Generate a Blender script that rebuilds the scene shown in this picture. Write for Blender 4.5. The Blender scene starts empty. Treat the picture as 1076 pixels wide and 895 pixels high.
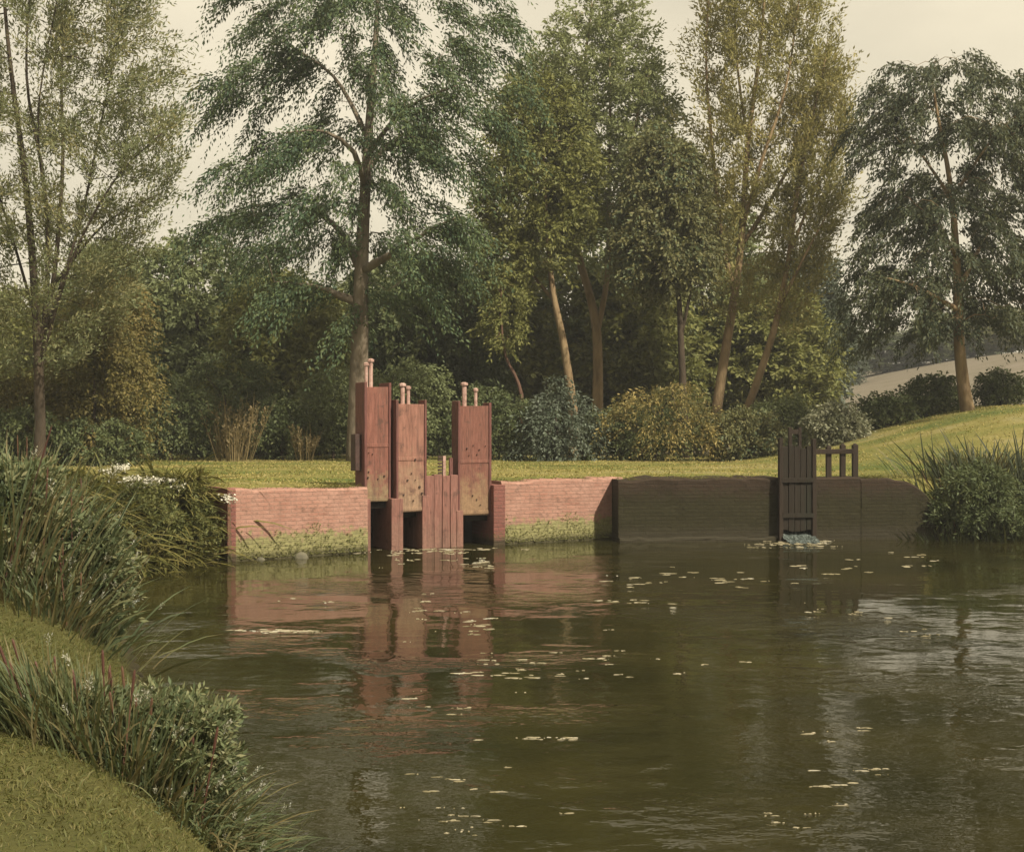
import bpy, math, random
import numpy as np
from mathutils import Vector, Matrix

random.seed(7)
RNG = np.random.default_rng(11)
sc = bpy.context.scene
R = math.radians

# ------------------------------------------------------------------ camera
F, CX, HY, EYE = 1400.0, 538.0, 440.0, 2.6        # focal length in photo pixels, centre column, horizon row, eye height
cam_d = bpy.data.cameras.new('camera')
cam = bpy.data.objects.new('camera', cam_d)
sc.collection.objects.link(cam)
cam.location = (0, 0, EYE)
cam.rotation_euler = (R(90), 0, 0)
cam_d.sensor_fit = 'HORIZONTAL'
cam_d.sensor_width = 36.0
cam_d.lens = 36.0 * F / 1076.0
cam_d.shift_y = -(447.5 - HY) / 1076.0
cam_d.clip_start = 0.1
cam_d.clip_end = 2000
sc.camera = cam

# ------------------------------------------------------------------ light
SUN_AZ, SUN_EL = R(42), R(46)                      # azimuth to the right of straight behind the camera
sun_vec = Vector((math.sin(SUN_AZ) * math.cos(SUN_EL), -math.cos(SUN_AZ) * math.cos(SUN_EL), math.sin(SUN_EL)))
world = bpy.data.worlds.new('World')
sc.world = world
world.use_nodes = True
wn = world.node_tree
wn.nodes.clear()
w_out = wn.nodes.new('ShaderNodeOutputWorld')
w_bg = wn.nodes.new('ShaderNodeBackground')
w_sky = wn.nodes.new('ShaderNodeTexSky')
w_sky.sky_type = 'NISHITA'
w_sky.sun_disc = False
w_sky.sun_elevation = SUN_EL
w_sky.sun_rotation = math.atan2(sun_vec.x, sun_vec.y)
w_sky.dust_density = 4.0
w_tc = wn.nodes.new('ShaderNodeTexCoord')
w_map = wn.nodes.new('ShaderNodeMapping')
w_map.inputs['Scale'].default_value = (2.0, 2.0, 5.0)
w_noise = wn.nodes.new('ShaderNodeTexNoise')
w_noise.inputs['Scale'].default_value = 1.6
w_noise.inputs['Detail'].default_value = 6
w_ramp = wn.nodes.new('ShaderNodeValToRGB')
w_ramp.color_ramp.elements[0].position = 0.3
w_ramp.color_ramp.elements[0].color = (3.95, 3.48, 2.50, 1)
w_ramp.color_ramp.elements[1].position = 0.7
w_ramp.color_ramp.elements[1].color = (5.6, 4.90, 3.50, 1)
w_mix = wn.nodes.new('ShaderNodeMix')
w_mix.data_type = 'RGBA'
w_mix.inputs['Factor'].default_value = 0.92
wn.links.new(w_tc.outputs['Generated'], w_map.inputs['Vector'])
wn.links.new(w_map.outputs['Vector'], w_noise.inputs['Vector'])
wn.links.new(w_noise.outputs['Fac'], w_ramp.inputs['Fac'])
wn.links.new(w_sky.outputs['Color'], w_mix.inputs[6])
wn.links.new(w_ramp.outputs['Color'], w_mix.inputs[7])
wn.links.new(w_mix.outputs[2], w_bg.inputs['Color'])
w_bg.inputs['Strength'].default_value = 0.096
wn.links.new(w_bg.outputs['Background'], w_out.inputs['Surface'])

sun_d = bpy.data.lights.new('sun', 'SUN')
sun_d.energy = 3.7
sun_d.angle = R(1.5)
sun_d.color = (1.0, 0.90, 0.74)
sun = bpy.data.objects.new('sun', sun_d)
sc.collection.objects.link(sun)
sun.rotation_euler = (-sun_vec).to_track_quat('-Z', 'Y').to_euler()
sun.location = sun_vec * 60

sc.view_settings.view_transform = 'Standard'
sc.view_settings.look = 'None'
sc.view_settings.exposure = 1.0
sc.view_settings.gamma = 1.0
sc.view_settings.use_curve_mapping = False
cy = sc.cycles
cy.use_denoising = True
cy.max_bounces = 5
cy.diffuse_bounces = 2
cy.glossy_bounces = 3
cy.transmission_bounces = 3
cy.transparent_max_bounces = 6
cy.volume_bounces = 0
cy.caustics_reflective = False
cy.caustics_refractive = False
cy.sample_clamp_indirect = 4.0

# ------------------------------------------------------------------ helpers
COL = sc.collection


def at(x, y, Y):
    """photo pixel + distance -> point"""
    return Vector(((x - CX) / F * Y, Y, EYE - (y - HY) / F * Y))


def smooth(t):
    t = np.clip(t, 0, 1)
    return t * t * (3 - 2 * t)


def unit(a):
    return a / np.maximum(np.linalg.norm(a, axis=-1, keepdims=True), 1e-9)


def tag(o, label=None, cat=None, group=None, kind=None):
    if label: o['label'] = label
    if cat: o['category'] = cat
    if group: o['group'] = group
    if kind: o['kind'] = kind
    return o


def thing(name, loc, label, cat, group=None, rz=0.0):
    o = bpy.data.objects.new(name, None)
    o.empty_display_size = 0.3
    COL.objects.link(o)
    o.location = loc
    o.rotation_euler = (0, 0, rz)
    return tag(o, label, cat, group)


def link(name, me, mat, parent=None, world_coords=True):
    o = bpy.data.objects.new(name, me)
    COL.objects.link(o)
    if mat is not None:
        me.materials.append(mat)
    if parent is not None:
        o.parent = parent
        if world_coords:
            me.transform((Matrix.Translation(parent.location) @ Matrix.Rotation(parent.rotation_euler.z, 4, 'Z')).inverted())
    return o


def np_mesh(name, V, quads=None, tris=None, shade=False):
    """mesh from numpy arrays of vertices, quads and triangles"""
    me = bpy.data.meshes.new(name)
    V = np.asarray(V, dtype=np.float32).reshape(-1, 3)
    q = np.zeros((0, 4), np.int32) if quads is None else np.asarray(quads, np.int32)
    t = np.zeros((0, 3), np.int32) if tris is None else np.asarray(tris, np.int32)
    me.vertices.add(len(V))
    me.vertices.foreach_set('co', V.ravel())
    nl = q.size + t.size
    me.loops.add(nl)
    me.loops.foreach_set('vertex_index', np.concatenate([q.ravel(), t.ravel()]))
    me.polygons.add(len(q) + len(t))
    starts = np.concatenate([np.arange(len(q)) * 4, len(q) * 4 + np.arange(len(t)) * 3]).astype(np.int32)
    me.polygons.foreach_set('loop_start', starts)
    if shade:
        me.polygons.foreach_set('use_smooth', np.ones(len(q) + len(t), bool))
    me.update(calc_edges=True)
    return me


class MB:
    """collects boxes and tubes into one mesh"""
    def __init__(s):
        s.v, s.f = [], []

    def box(s, x0, x1, y0, y1, z0, z1, j=0.0, taper=0.0):
        n = len(s.v)
        for z in (z0, z1):
            k = taper if z == z1 else 0
            for x, y in ((x0 + k, y0 + k), (x1 - k, y0 + k), (x1 - k, y1 - k), (x0 + k, y1 - k)):
                s.v.append((x + random.uniform(-j, j), y + random.uniform(-j, j), z + random.uniform(-j, j)))
        for f in ((0, 3, 2, 1), (4, 5, 6, 7), (0, 1, 5, 4), (1, 2, 6, 5), (2, 3, 7, 6), (3, 0, 4, 7)):
            s.f.append(tuple(n + i for i in f))

    def tube(s, pts, rads, k=6, cap=True):
        n0 = len(s.v)
        m = len(pts)
        ref = Vector((0.31, 0.95, 0.05))
        for i, p in enumerate(pts):
            p = Vector(p)
            a = Vector(pts[max(i - 1, 0)]); b = Vector(pts[min(i + 1, m - 1)])
            d = (b - a)
            d = d.normalized() if d.length > 1e-7 else Vector((0, 0, 1))
            u = d.cross(ref)
            if u.length < 0.05:
                u = d.cross(Vector((1, 0, 0)))
            u.normalize()
            w = d.cross(u)
            for j in range(k):
                a_ = 2 * math.pi * j / k
                s.v.append(tuple(p + (u * math.cos(a_) + w * math.sin(a_)) * rads[i]))
        for i in range(m - 1):
            for j in range(k):
                a0 = n0 + i * k + j; a1 = n0 + i * k + (j + 1) % k
                s.f.append((a0, a0 + k, a1 + k, a1))
        if cap:
            s.f.append(tuple(n0 + j for j in range(k)))
            s.f.append(tuple(n0 + (m - 1) * k + j for j in reversed(range(k))))

    def build(s, name, mat, parent=None, world_coords=False, shade=False, bevel=0.0):
        me = bpy.data.meshes.new(name)
        me.from_pydata(s.v, [], s.f)
        if shade:
            for p in me.polygons: p.use_smooth = True
        me.update()
        o = link(name, me, mat, parent, world_coords)
        if bevel:
            b = o.modifiers.new('bevel', 'BEVEL'); b.width = bevel; b.segments = 2; b.limit_method = 'ANGLE'
        return o


# ------------------------------------------------------------------ materials
def new_mat(name):
    m = bpy.data.materials.new(name)
    m.use_nodes = True
    nt = m.node_tree
    for n in list(nt.nodes): nt.nodes.remove(n)
    out = nt.nodes.new('ShaderNodeOutputMaterial')
    return m, nt, out


def N(nt, typ, **kw):
    n = nt.nodes.new(typ)
    for k, v in kw.items():
        if k in n.inputs: n.inputs[k].default_value = v
        else: setattr(n, k, v)
    return n


def ramp(nt, src, stops, interp='LINEAR'):
    r = nt.nodes.new('ShaderNodeValToRGB')
    r.color_ramp.interpolation = interp
    e = r.color_ramp.elements
    while len(e) < len(stops): e.new(0.5)
    for i, (p, c) in enumerate(stops):
        e[i].position = p
        e[i].color = (c, c, c, 1) if not isinstance(c, (tuple, list)) else tuple(c) + (1,)
    nt.links.new(src, r.inputs['Fac'])
    return r


def mix(nt, fac, a, b, mode='MIX'):
    m = nt.nodes.new('ShaderNodeMix'); m.data_type = 'RGBA'; m.blend_type = mode
    for s, v in ((0, fac), (6, a), (7, b)):
        if isinstance(v, (int, float)): m.inputs[s].default_value = v
        elif isinstance(v, tuple): m.inputs[s].default_value = v + (1,)
        else: nt.links.new(v, m.inputs[s])
    return m.outputs[2]


def math_n(nt, op, a, b=0.0, clamp=False):
    m = nt.nodes.new('ShaderNodeMath'); m.operation = op; m.use_clamp = clamp
    for i, v in enumerate((a, b)):
        if isinstance(v, (int, float)): m.inputs[i].default_value = v
        else: nt.links.new(v, m.inputs[i])
    return m.outputs[0]


def noise(nt, vec, scale, detail=4, rough=0.55):
    n = N(nt, 'ShaderNodeTexNoise', Scale=scale, Detail=detail, Roughness=rough)
    if vec is not None: nt.links.new(vec, n.inputs['Vector'])
    return n.outputs['Fac']


def leaf_mat(name, cols, trans=0.35, scale=0.5, stretch=None):
    """leaves: colour varies from leaf to leaf and from bough to bough"""
    m, nt, out = new_mat(name)
    geo = N(nt, 'ShaderNodeNewGeometry')
    tc = N(nt, 'ShaderNodeTexCoord')
    vec = tc.outputs['Object']
    if stretch:
        mp = N(nt, 'ShaderNodeMapping'); mp.inputs['Scale'].default_value = stretch
        nt.links.new(vec, mp.inputs['Vector']); vec = mp.outputs['Vector']
    n1 = noise(nt, vec, scale, 5 if stretch else 3, 0.6)
    k = math_n(nt, 'ADD', math_n(nt, 'MULTIPLY', geo.outputs['Random Per Island'], 0.5), math_n(nt, 'MULTIPLY', math_n(nt, 'SUBTRACT', n1, 0.28), 1.15), True)
    r = ramp(nt, k, [(i / (len(cols) - 1), c) for i, c in enumerate(cols)])
    d = N(nt, 'ShaderNodeBsdfPrincipled', Roughness=0.6)
    d.inputs['Specular IOR Level'].default_value = 0.25
    nt.links.new(r.outputs['Color'], d.inputs['Base Color'])
    t = N(nt, 'ShaderNodeBsdfTranslucent')
    tcol = mix(nt, 0.35, r.outputs['Color'], (0.16, 0.16, 0.03))
    nt.links.new(tcol, t.inputs['Color'])
    ms = N(nt, 'ShaderNodeMixShader', Fac=trans)
    nt.links.new(d.outputs[0], ms.inputs[1]); nt.links.new(t.outputs[0], ms.inputs[2])
    nt.links.new(ms.outputs[0], out.inputs['Surface'])
    return m


def rough_mat(name, cols, scale=3.0, bump=0.4, bscale=18.0, rough=0.85, stretch=(1, 1, 1), dist=0.02):
    m, nt, out = new_mat(name)
    tc = N(nt, 'ShaderNodeTexCoord')
    mp = N(nt, 'ShaderNodeMapping'); mp.inputs['Scale'].default_value = stretch
    nt.links.new(tc.outputs['Object'], mp.inputs['Vector'])
    n1 = noise(nt, mp.outputs['Vector'], scale, 6, 0.62)
    r = ramp(nt, n1, [(0.28 + 0.44 * i / (len(cols) - 1), c) for i, c in enumerate(cols)])
    n2 = noise(nt, mp.outputs['Vector'], bscale, 5, 0.6)
    b = N(nt, 'ShaderNodeBump', Strength=bump, Distance=dist)
    nt.links.new(n2, b.inputs['Height'])
    p = N(nt, 'ShaderNodeBsdfPrincipled', Roughness=rough)
    p.inputs['Specular IOR Level'].default_value = 0.25
    nt.links.new(r.outputs['Color'], p.inputs['Base Color'])
    nt.links.new(b.outputs['Normal'], p.inputs['Normal'])
    nt.links.new(p.outputs[0], out.inputs['Surface'])
    return m


def brick_mat(name, c1, c2, mortar, moss, moss_h, moss_amt, wash, wet=0.12, dirt=(0.10, 0.07, 0.05)):
    """old brickwork in object space (x along, z up): limewash remains, moss growing up from the water, wet foot"""
    m, nt, out = new_mat(name)
    tc = N(nt, 'ShaderNodeTexCoord')
    sp = N(nt, 'ShaderNodeSeparateXYZ'); nt.links.new(tc.outputs['Object'], sp.inputs[0])
    cb = N(nt, 'ShaderNodeCombineXYZ')
    xs = math_n(nt, 'ADD', sp.outputs['X'], sp.outputs['Y'])
    nt.links.new(xs, cb.inputs['X']); nt.links.new(sp.outputs['Z'], cb.inputs['Y'])
    bk = N(nt, 'ShaderNodeTexBrick', Scale=1.0)
    bk.inputs['Brick Width'].default_value = 0.225; bk.inputs['Row Height'].default_value = 0.075
    bk.inputs['Mortar Size'].default_value = 0.007; bk.inputs['Mortar Smooth'].default_value = 0.5
    bk.inputs['Color1'].default_value = c1 + (1,); bk.inputs['Color2'].default_value = c2 + (1,)
    bk.inputs['Mortar'].default_value = mortar + (1,)
    wob = noise(nt, tc.outputs['Object'], 2.5, 2)
    wv = mix(nt, 0.015, cb.outputs[0], N(nt, 'ShaderNodeTexNoise', Scale=3.0).outputs['Color'])
    nt.links.new(wv, bk.inputs['Vector'])
    n1 = noise(nt, tc.outputs['Object'], 1.6, 7, 0.65)
    n2 = noise(nt, tc.outputs['Object'], 6.0, 6, 0.65)
    c = mix(nt, math_n(nt, 'MULTIPLY', ramp(nt, n1, [(0.28, 0.0), (0.58, 1.0)]).outputs['Color'], 0.8), bk.outputs['Color'], wash)
    c = mix(nt, math_n(nt, 'MULTIPLY', ramp(nt, n2, [(0.52, 0.0), (0.72, 1.0)]).outputs['Color'], 0.6), c, dirt)
    # moss: grows up from the water in an uneven edge
    edge = math_n(nt, 'ADD', sp.outputs['Z'], math_n(nt, 'MULTIPLY', math_n(nt, 'SUBTRACT', n2, 0.5), 1.0))
    mk = ramp(nt, math_n(nt, 'DIVIDE', edge, moss_h), [(0.75, 1.0), (1.1, 0.0)])
    mosscol = ramp(nt, noise(nt, tc.outputs['Object'], 14, 4), [(0.3, tuple(v * 0.55 for v in moss)), (0.7, moss)])
    c = mix(nt, math_n(nt, 'MULTIPLY', mk.outputs['Color'], moss_amt), c, mosscol.outputs['Color'])
    wk = ramp(nt, math_n(nt, 'ADD', sp.outputs['Z'], math_n(nt, 'MULTIPLY', math_n(nt, 'SUBTRACT', n1, 0.5), 0.15)), [(wet * 0.6, 1.0), (wet * 1.4, 0.0)])
    c = mix(nt, math_n(nt, 'MULTIPLY', wk.outputs['Color'], 0.8), c, (0.035, 0.03, 0.018))
    hb = math_n(nt, 'ADD', math_n(nt, 'MULTIPLY', bk.outputs['Fac'], -0.5), math_n(nt, 'MULTIPLY', n2, 1.2))
    b = N(nt, 'ShaderNodeBump', Strength=0.9, Distance=0.03)
    nt.links.new(hb, b.inputs['Height'])
    p = N(nt, 'ShaderNodeBsdfPrincipled', Roughness=0.85)
    p.inputs['Specular IOR Level'].default_value = 0.2
    nt.links.new(c, p.inputs['Base Color']); nt.links.new(b.outputs['Normal'], p.inputs['Normal'])
    nt.links.new(p.outputs[0], out.inputs['Surface'])
    return m


def panel_mat(name, red, tan, z_tan, z_fade):
    """rust-red painted boards whose paint has flaked off towards the foot"""
    m, nt, out = new_mat(name)
    tc = N(nt, 'ShaderNodeTexCoord')
    sp = N(nt, 'ShaderNodeSeparateXYZ'); nt.links.new(tc.outputs['Object'], sp.inputs[0])
    mp = N(nt, 'ShaderNodeMapping'); mp.inputs['Scale'].default_value = (1, 1, 0.12)
    nt.links.new(tc.outputs['Object'], mp.inputs['Vector'])
    grain = noise(nt, mp.outputs['Vector'], 28, 5, 0.65)
    n1 = noise(nt, tc.outputs['Object'], 5.0, 6, 0.65)
    n2 = noise(nt, tc.outputs['Object'], 22.0, 4, 0.6)
    c = ramp(nt, grain, [(0.25, tuple(v * 0.5 for v in red)), (0.5, red), (0.8, tuple(min(1, v * 1.35 + 0.015) for v in red))]).outputs['Color']
    edge = math_n(nt, 'ADD', sp.outputs['Z'], math_n(nt, 'MULTIPLY', math_n(nt, 'SUBTRACT', n1, 0.5), 2.2))
    k = ramp(nt, math_n(nt, 'DIVIDE', math_n(nt, 'SUBTRACT', edge, z_tan), z_fade), [(0.0, 1.0), (1.0, 0.0)])
    tanc = ramp(nt, n2, [(0.25, tuple(v * 0.6 for v in tan)), (0.6, tan)])
    c = mix(nt, math_n(nt, 'MULTIPLY', k.outputs['Color'], 0.8), c, tanc.outputs['Color'])
    spots = ramp(nt, n1, [(0.57, 0.0), (0.66, 1.0)])
    c = mix(nt, math_n(nt, 'MULTIPLY', spots.outputs['Color'], 0.6), c, (0.06, 0.035, 0.025))
    ms = N(nt, 'ShaderNodeMapping'); ms.inputs['Scale'].default_value = (1, 1, 0.05)
    nt.links.new(tc.outputs['Object'], ms.inputs['Vector'])
    runs = ramp(nt, noise(nt, ms.outputs['Vector'], 13, 5, 0.7), [(0.48, 0.0), (0.68, 1.0)])
    c = mix(nt, math_n(nt, 'MULTIPLY', runs.outputs['Color'], 0.55), c, (0.075, 0.045, 0.034))
    b = N(nt, 'ShaderNodeBump', Strength=0.7, Distance=0.015)
    nt.links.new(grain, b.inputs['Height'])
    p = N(nt, 'ShaderNodeBsdfPrincipled', Roughness=0.75)
    p.inputs['Specular IOR Level'].default_value = 0.3
    nt.links.new(c, p.inputs['Base Color']); nt.links.new(b.outputs['Normal'], p.inputs['Normal'])
    nt.links.new(p.outputs[0], out.inputs['Surface'])
    return m


M = {}
M['brick_pink'] = brick_mat('brick_pink', (0.30, 0.152, 0.110), (0.235, 0.108, 0.076), (0.29, 0.19, 0.145), (0.24, 0.25, 0.10), 0.52, 0.85, (0.33, 0.195, 0.150))
M['leaf_green'] = leaf_mat('leaf_green', [(0.050, 0.062, 0.022), (0.095, 0.110, 0.036), (0.150, 0.155, 0.050), (0.22, 0.20, 0.075)], 0.35, 1.2)
M['brick_red_shade'] = brick_mat('brick_red_shade', (0.17, 0.065, 0.05), (0.13, 0.05, 0.04), (0.17, 0.10, 0.08), (0.10, 0.11, 0.04), 0.2, 0.5, (0.19, 0.08, 0.065))  # pier brick, darkened to carry the shade of its left-facing sides
M['brick_moss_shade'] = brick_mat('brick_moss_shade', (0.031, 0.021, 0.012), (0.022, 0.015, 0.009), (0.027, 0.023, 0.015), (0.027, 0.027, 0.009), 1.15, 0.75, (0.036, 0.023, 0.014), wet=0.25, dirt=(0.010, 0.009, 0.005))  # mossy dark wall; its shade is darkened into these colours too
M['panel_a'] = panel_mat('panel_a', (0.179, 0.072, 0.051), (0.234, 0.187, 0.101), 1.0, 0.55)
M['panel_b'] = panel_mat('panel_b', (0.218, 0.103, 0.073), (0.281, 0.195, 0.121), 1.1, 0.8)
M['panel_c'] = panel_mat('panel_c', (0.156, 0.064, 0.045), (0.257, 0.172, 0.094), 0.95, 0.6)
M['panel_low'] = panel_mat('panel_low', (0.195, 0.090, 0.069), (0.211, 0.117, 0.086), 0.2, 0.5)
M['post_red'] = panel_mat('post_red', (0.125, 0.048, 0.04), (0.24, 0.13, 0.10), 0.1, 0.4)  # maroon rails, darkened to deepen the shade on the panels' left sides
M['iron'] = rough_mat('iron', [(0.16, 0.09, 0.07), (0.36, 0.23, 0.19), (0.44, 0.32, 0.27)], 9, 0.4, 40, 0.65)
M['iron_dark'] = rough_mat('iron_dark', [(0.035, 0.022, 0.018), (0.07, 0.04, 0.032)], 9, 0.4, 40, 0.7)
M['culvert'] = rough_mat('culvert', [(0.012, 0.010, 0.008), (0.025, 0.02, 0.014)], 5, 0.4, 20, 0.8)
M['timber_dark'] = rough_mat('timber_dark', [(0.009, 0.007, 0.004), (0.017, 0.012, 0.007), (0.012, 0.012, 0.006)], 2.5, 0.7, 16, 0.8, (1, 1, 0.15))
M['timber_brown'] = rough_mat('timber_brown', [(0.014, 0.009, 0.006), (0.030, 0.020, 0.012)], 2.5, 0.7, 16, 0.8, (1, 1, 0.15))
M['stone'] = rough_mat('stone', [(0.05, 0.05, 0.035), (0.12, 0.11, 0.075), (0.09, 0.10, 0.045)], 4, 0.5, 18)
M['bark_warm'] = rough_mat('bark_warm', [(0.07, 0.045, 0.025), (0.20, 0.14, 0.075), (0.27, 0.20, 0.11)], 3, 0.9, 9, 0.9, (1, 1, 0.3), 0.05)
M['bark_grey'] = rough_mat('bark_grey', [(0.06, 0.05, 0.035), (0.15, 0.12, 0.085), (0.21, 0.18, 0.13)], 3, 0.9, 9, 0.9, (1, 1, 0.3), 0.05)
M['bark_dark'] = rough_mat('bark_dark', [(0.028, 0.022, 0.014), (0.07, 0.05, 0.032)], 3, 0.9, 9, 0.9, (1, 1, 0.3), 0.05)
M['bark_red'] = rough_mat('bark_red', [(0.06, 0.03, 0.02), (0.13, 0.075, 0.05)], 3, 0.9, 9, 0.9, (1, 1, 0.3), 0.05)

M['leaf_cedar'] = leaf_mat('leaf_cedar', [(0.030, 0.054, 0.035), (0.055, 0.095, 0.050), (0.097, 0.123, 0.044), (0.048, 0.105, 0.082)], 0.25)
M['leaf_willow'] = leaf_mat('leaf_willow', [(0.079, 0.101, 0.048), (0.152, 0.176, 0.083), (0.218, 0.217, 0.103), (0.277, 0.224, 0.090)], 0.4)
M['leaf_olive'] = leaf_mat('leaf_olive', [(0.078, 0.090, 0.027), (0.143, 0.157, 0.046), (0.207, 0.205, 0.062), (0.173, 0.213, 0.091)], 0.35)
M['leaf_mist'] = leaf_mat('leaf_mist', [(0.128, 0.155, 0.069), (0.220, 0.247, 0.109), (0.289, 0.305, 0.142)], 0.4)
M['leaf_brown'] = leaf_mat('leaf_brown', [(0.076, 0.096, 0.043), (0.161, 0.150, 0.057), (0.085, 0.154, 0.101)], 0.3)
M['leaf_poplar'] = leaf_mat('leaf_poplar', [(0.122, 0.129, 0.041), (0.221, 0.206, 0.071), (0.301, 0.272, 0.099), (0.357, 0.272, 0.095)], 0.42)
M['leaf_elm'] = leaf_mat('leaf_elm', [(0.026, 0.041, 0.026), (0.050, 0.067, 0.038), (0.082, 0.086, 0.038), (0.046, 0.077, 0.067)], 0.25)
M['leaf_dark'] = leaf_mat('leaf_dark', [(0.044, 0.061, 0.027), (0.088, 0.112, 0.045), (0.134, 0.139, 0.051)], 0.25)
M['leaf_wood'] = leaf_mat('leaf_wood', [(0.103, 0.130, 0.060), (0.176, 0.205, 0.088), (0.220, 0.254, 0.130)], 0.35)
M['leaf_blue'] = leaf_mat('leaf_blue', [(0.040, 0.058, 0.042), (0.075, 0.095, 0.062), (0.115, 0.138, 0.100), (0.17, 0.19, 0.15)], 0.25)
M['leaf_gold'] = leaf_mat('leaf_gold', [(0.050, 0.058, 0.022), (0.105, 0.105, 0.036), (0.30, 0.235, 0.08), (0.48, 0.38, 0.15)], 0.35, 0.9)
M['leaf_goldgreen'] = leaf_mat('leaf_goldgreen', [(0.065, 0.068, 0.022), (0.150, 0.130, 0.041), (0.260, 0.195, 0.066)], 0.35)
M['leaf_tan'] = leaf_mat('leaf_tan', [(0.09, 0.075, 0.035), (0.21, 0.16, 0.075), (0.31, 0.24, 0.12)], 0.3)
M['leaf_pale'] = leaf_mat('leaf_pale', [(0.07, 0.08, 0.045), (0.15, 0.155, 0.09), (0.36, 0.35, 0.25)], 0.3, scale=1.5)
M['reed'] = leaf_mat('reed', [(0.030, 0.046, 0.026), (0.062, 0.086, 0.042), (0.110, 0.130, 0.058), (0.16, 0.125, 0.055), (0.20, 0.195, 0.105)], 0.3, 1.2)
M['reed_shade'] = leaf_mat('reed_shade', [(0.013, 0.020, 0.010), (0.030, 0.038, 0.016), (0.050, 0.052, 0.020)], 0.25, scale=1.2)  # reed colours darkened to stand for the shade on the right bank
M['reed_stalk'] = leaf_mat('reed_stalk', [(0.035, 0.018, 0.014), (0.09, 0.04, 0.028), (0.13, 0.08, 0.04)], 0.1, scale=1.5)
M['plume'] = leaf_mat('plume', [(0.12, 0.13, 0.08), (0.26, 0.25, 0.17), (0.40, 0.40, 0.33), (0.32, 0.38, 0.40)], 0.3, scale=2.0)
M['blossom'] = leaf_mat('blossom', [(0.40, 0.38, 0.28), (0.62, 0.60, 0.50), (0.68, 0.66, 0.56)], 0.3)
M['tussock'] = leaf_mat('tussock', [(0.053, 0.062, 0.019), (0.112, 0.115, 0.033), (0.189, 0.169, 0.050), (0.266, 0.216, 0.088)], 0.35, scale=1.2)
M['lawn_grass'] = leaf_mat('lawn_grass', [(0.088, 0.136, 0.029), (0.181, 0.195, 0.046), (0.312, 0.266, 0.075), (0.388, 0.313, 0.132), (0.131, 0.171, 0.046)], 0.35, 0.5, (0.35, 1.0, 1.0))
M['bank_grass'] = leaf_mat('bank_grass', [(0.045, 0.062, 0.018), (0.085, 0.098, 0.026), (0.120, 0.112, 0.034), (0.165, 0.130, 0.055)], 0.3, 0.9, (1.0, 0.5, 1.0))
M['leaf_bank'] = leaf_mat('leaf_bank', [(0.044, 0.062, 0.034), (0.081, 0.110, 0.054), (0.131, 0.156, 0.072), (0.213, 0.206, 0.102), (0.188, 0.237, 0.198)], 0.3, 1.5)
M['moss'] = leaf_mat('moss', [(0.11, 0.13, 0.04), (0.22, 0.23, 0.08), (0.36, 0.34, 0.15), (0.45, 0.43, 0.28)], 0.3, 2.0)
M['foam_glint'] = leaf_mat('foam_glint', [(0.10, 0.09, 0.045), (0.22, 0.19, 0.11), (0.36, 0.32, 0.22), (0.44, 0.44, 0.38)], 0.15, 1.2)  # froth colour, also on flecks that stand in for glints


def ground_mat():
    m, nt, out = new_mat('ground')
    tc = N(nt, 'ShaderNodeTexCoord')
    sp = N(nt, 'ShaderNodeSeparateXYZ'); nt.links.new(tc.outputs['Object'], sp.inputs[0])
    mp = N(nt, 'ShaderNodeMapping'); mp.inputs['Scale'].default_value = (0.35, 1.0, 1.0)
    nt.links.new(tc.outputs['Object'], mp.inputs['Vector'])
    n1 = noise(nt, mp.outputs['Vector'], 0.5, 5, 0.6)
    n2 = noise(nt, tc.outputs['Object'], 9.0, 5, 0.65)
    g = ramp(nt, n1, [(0.3, (0.06, 0.092, 0.022)), (0.42, (0.12, 0.13, 0.034)), (0.56, (0.20, 0.175, 0.055)), (0.62, (0.24, 0.21, 0.09)), (0.72, (0.09, 0.12, 0.034))])
    near = ramp(nt, math_n(nt, 'DIVIDE', sp.outputs['Y'], 100.0), [(0.17, 1.0), (0.22, 0.0)])
    c = mix(nt, math_n(nt, 'MULTIPLY', near.outputs['Color'], 0.85), g.outputs['Color'], (0.055, 0.052, 0.018))
    c = mix(nt, math_n(nt, 'MULTIPLY', n2, 0.4), c, (0.06, 0.06, 0.02))
    # the fallow field beyond the trees
    fk = ramp(nt, math_n(nt, 'ADD', math_n(nt, 'DIVIDE', sp.outputs['Y'], 100.0), math_n(nt, 'MULTIPLY', n1, 0.04)), [(0.49, 0.0), (0.54, 1.0)])
    fcol = ramp(nt, noise(nt, mp.outputs['Vector'], 0.8, 5), [(0.3, (0.120, 0.105, 0.072)), (0.7, (0.165, 0.142, 0.108))])
    c = mix(nt, fk.outputs['Color'], c, fcol.outputs['Color'])
    # mud below the water line
    mk = ramp(nt, math_n(nt, 'ADD', sp.outputs['Z'], math_n(nt, 'MULTIPLY', n2, 0.2)), [(0.12, 1.0), (0.34, 0.0)])
    c = mix(nt, mk.outputs['Color'], c, (0.035, 0.03, 0.016))
    b = N(nt, 'ShaderNodeBump', Strength=0.7, Distance=0.05); nt.links.new(n2, b.inputs['Height'])
    p = N(nt, 'ShaderNodeBsdfPrincipled', Roughness=0.95)
    p.inputs['Specular IOR Level'].default_value = 0.1
    nt.links.new(c, p.inputs['Base Color']); nt.links.new(b.outputs['Normal'], p.inputs['Normal'])
    nt.links.new(p.outputs[0], out.inputs['Surface'])
    return m


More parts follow.
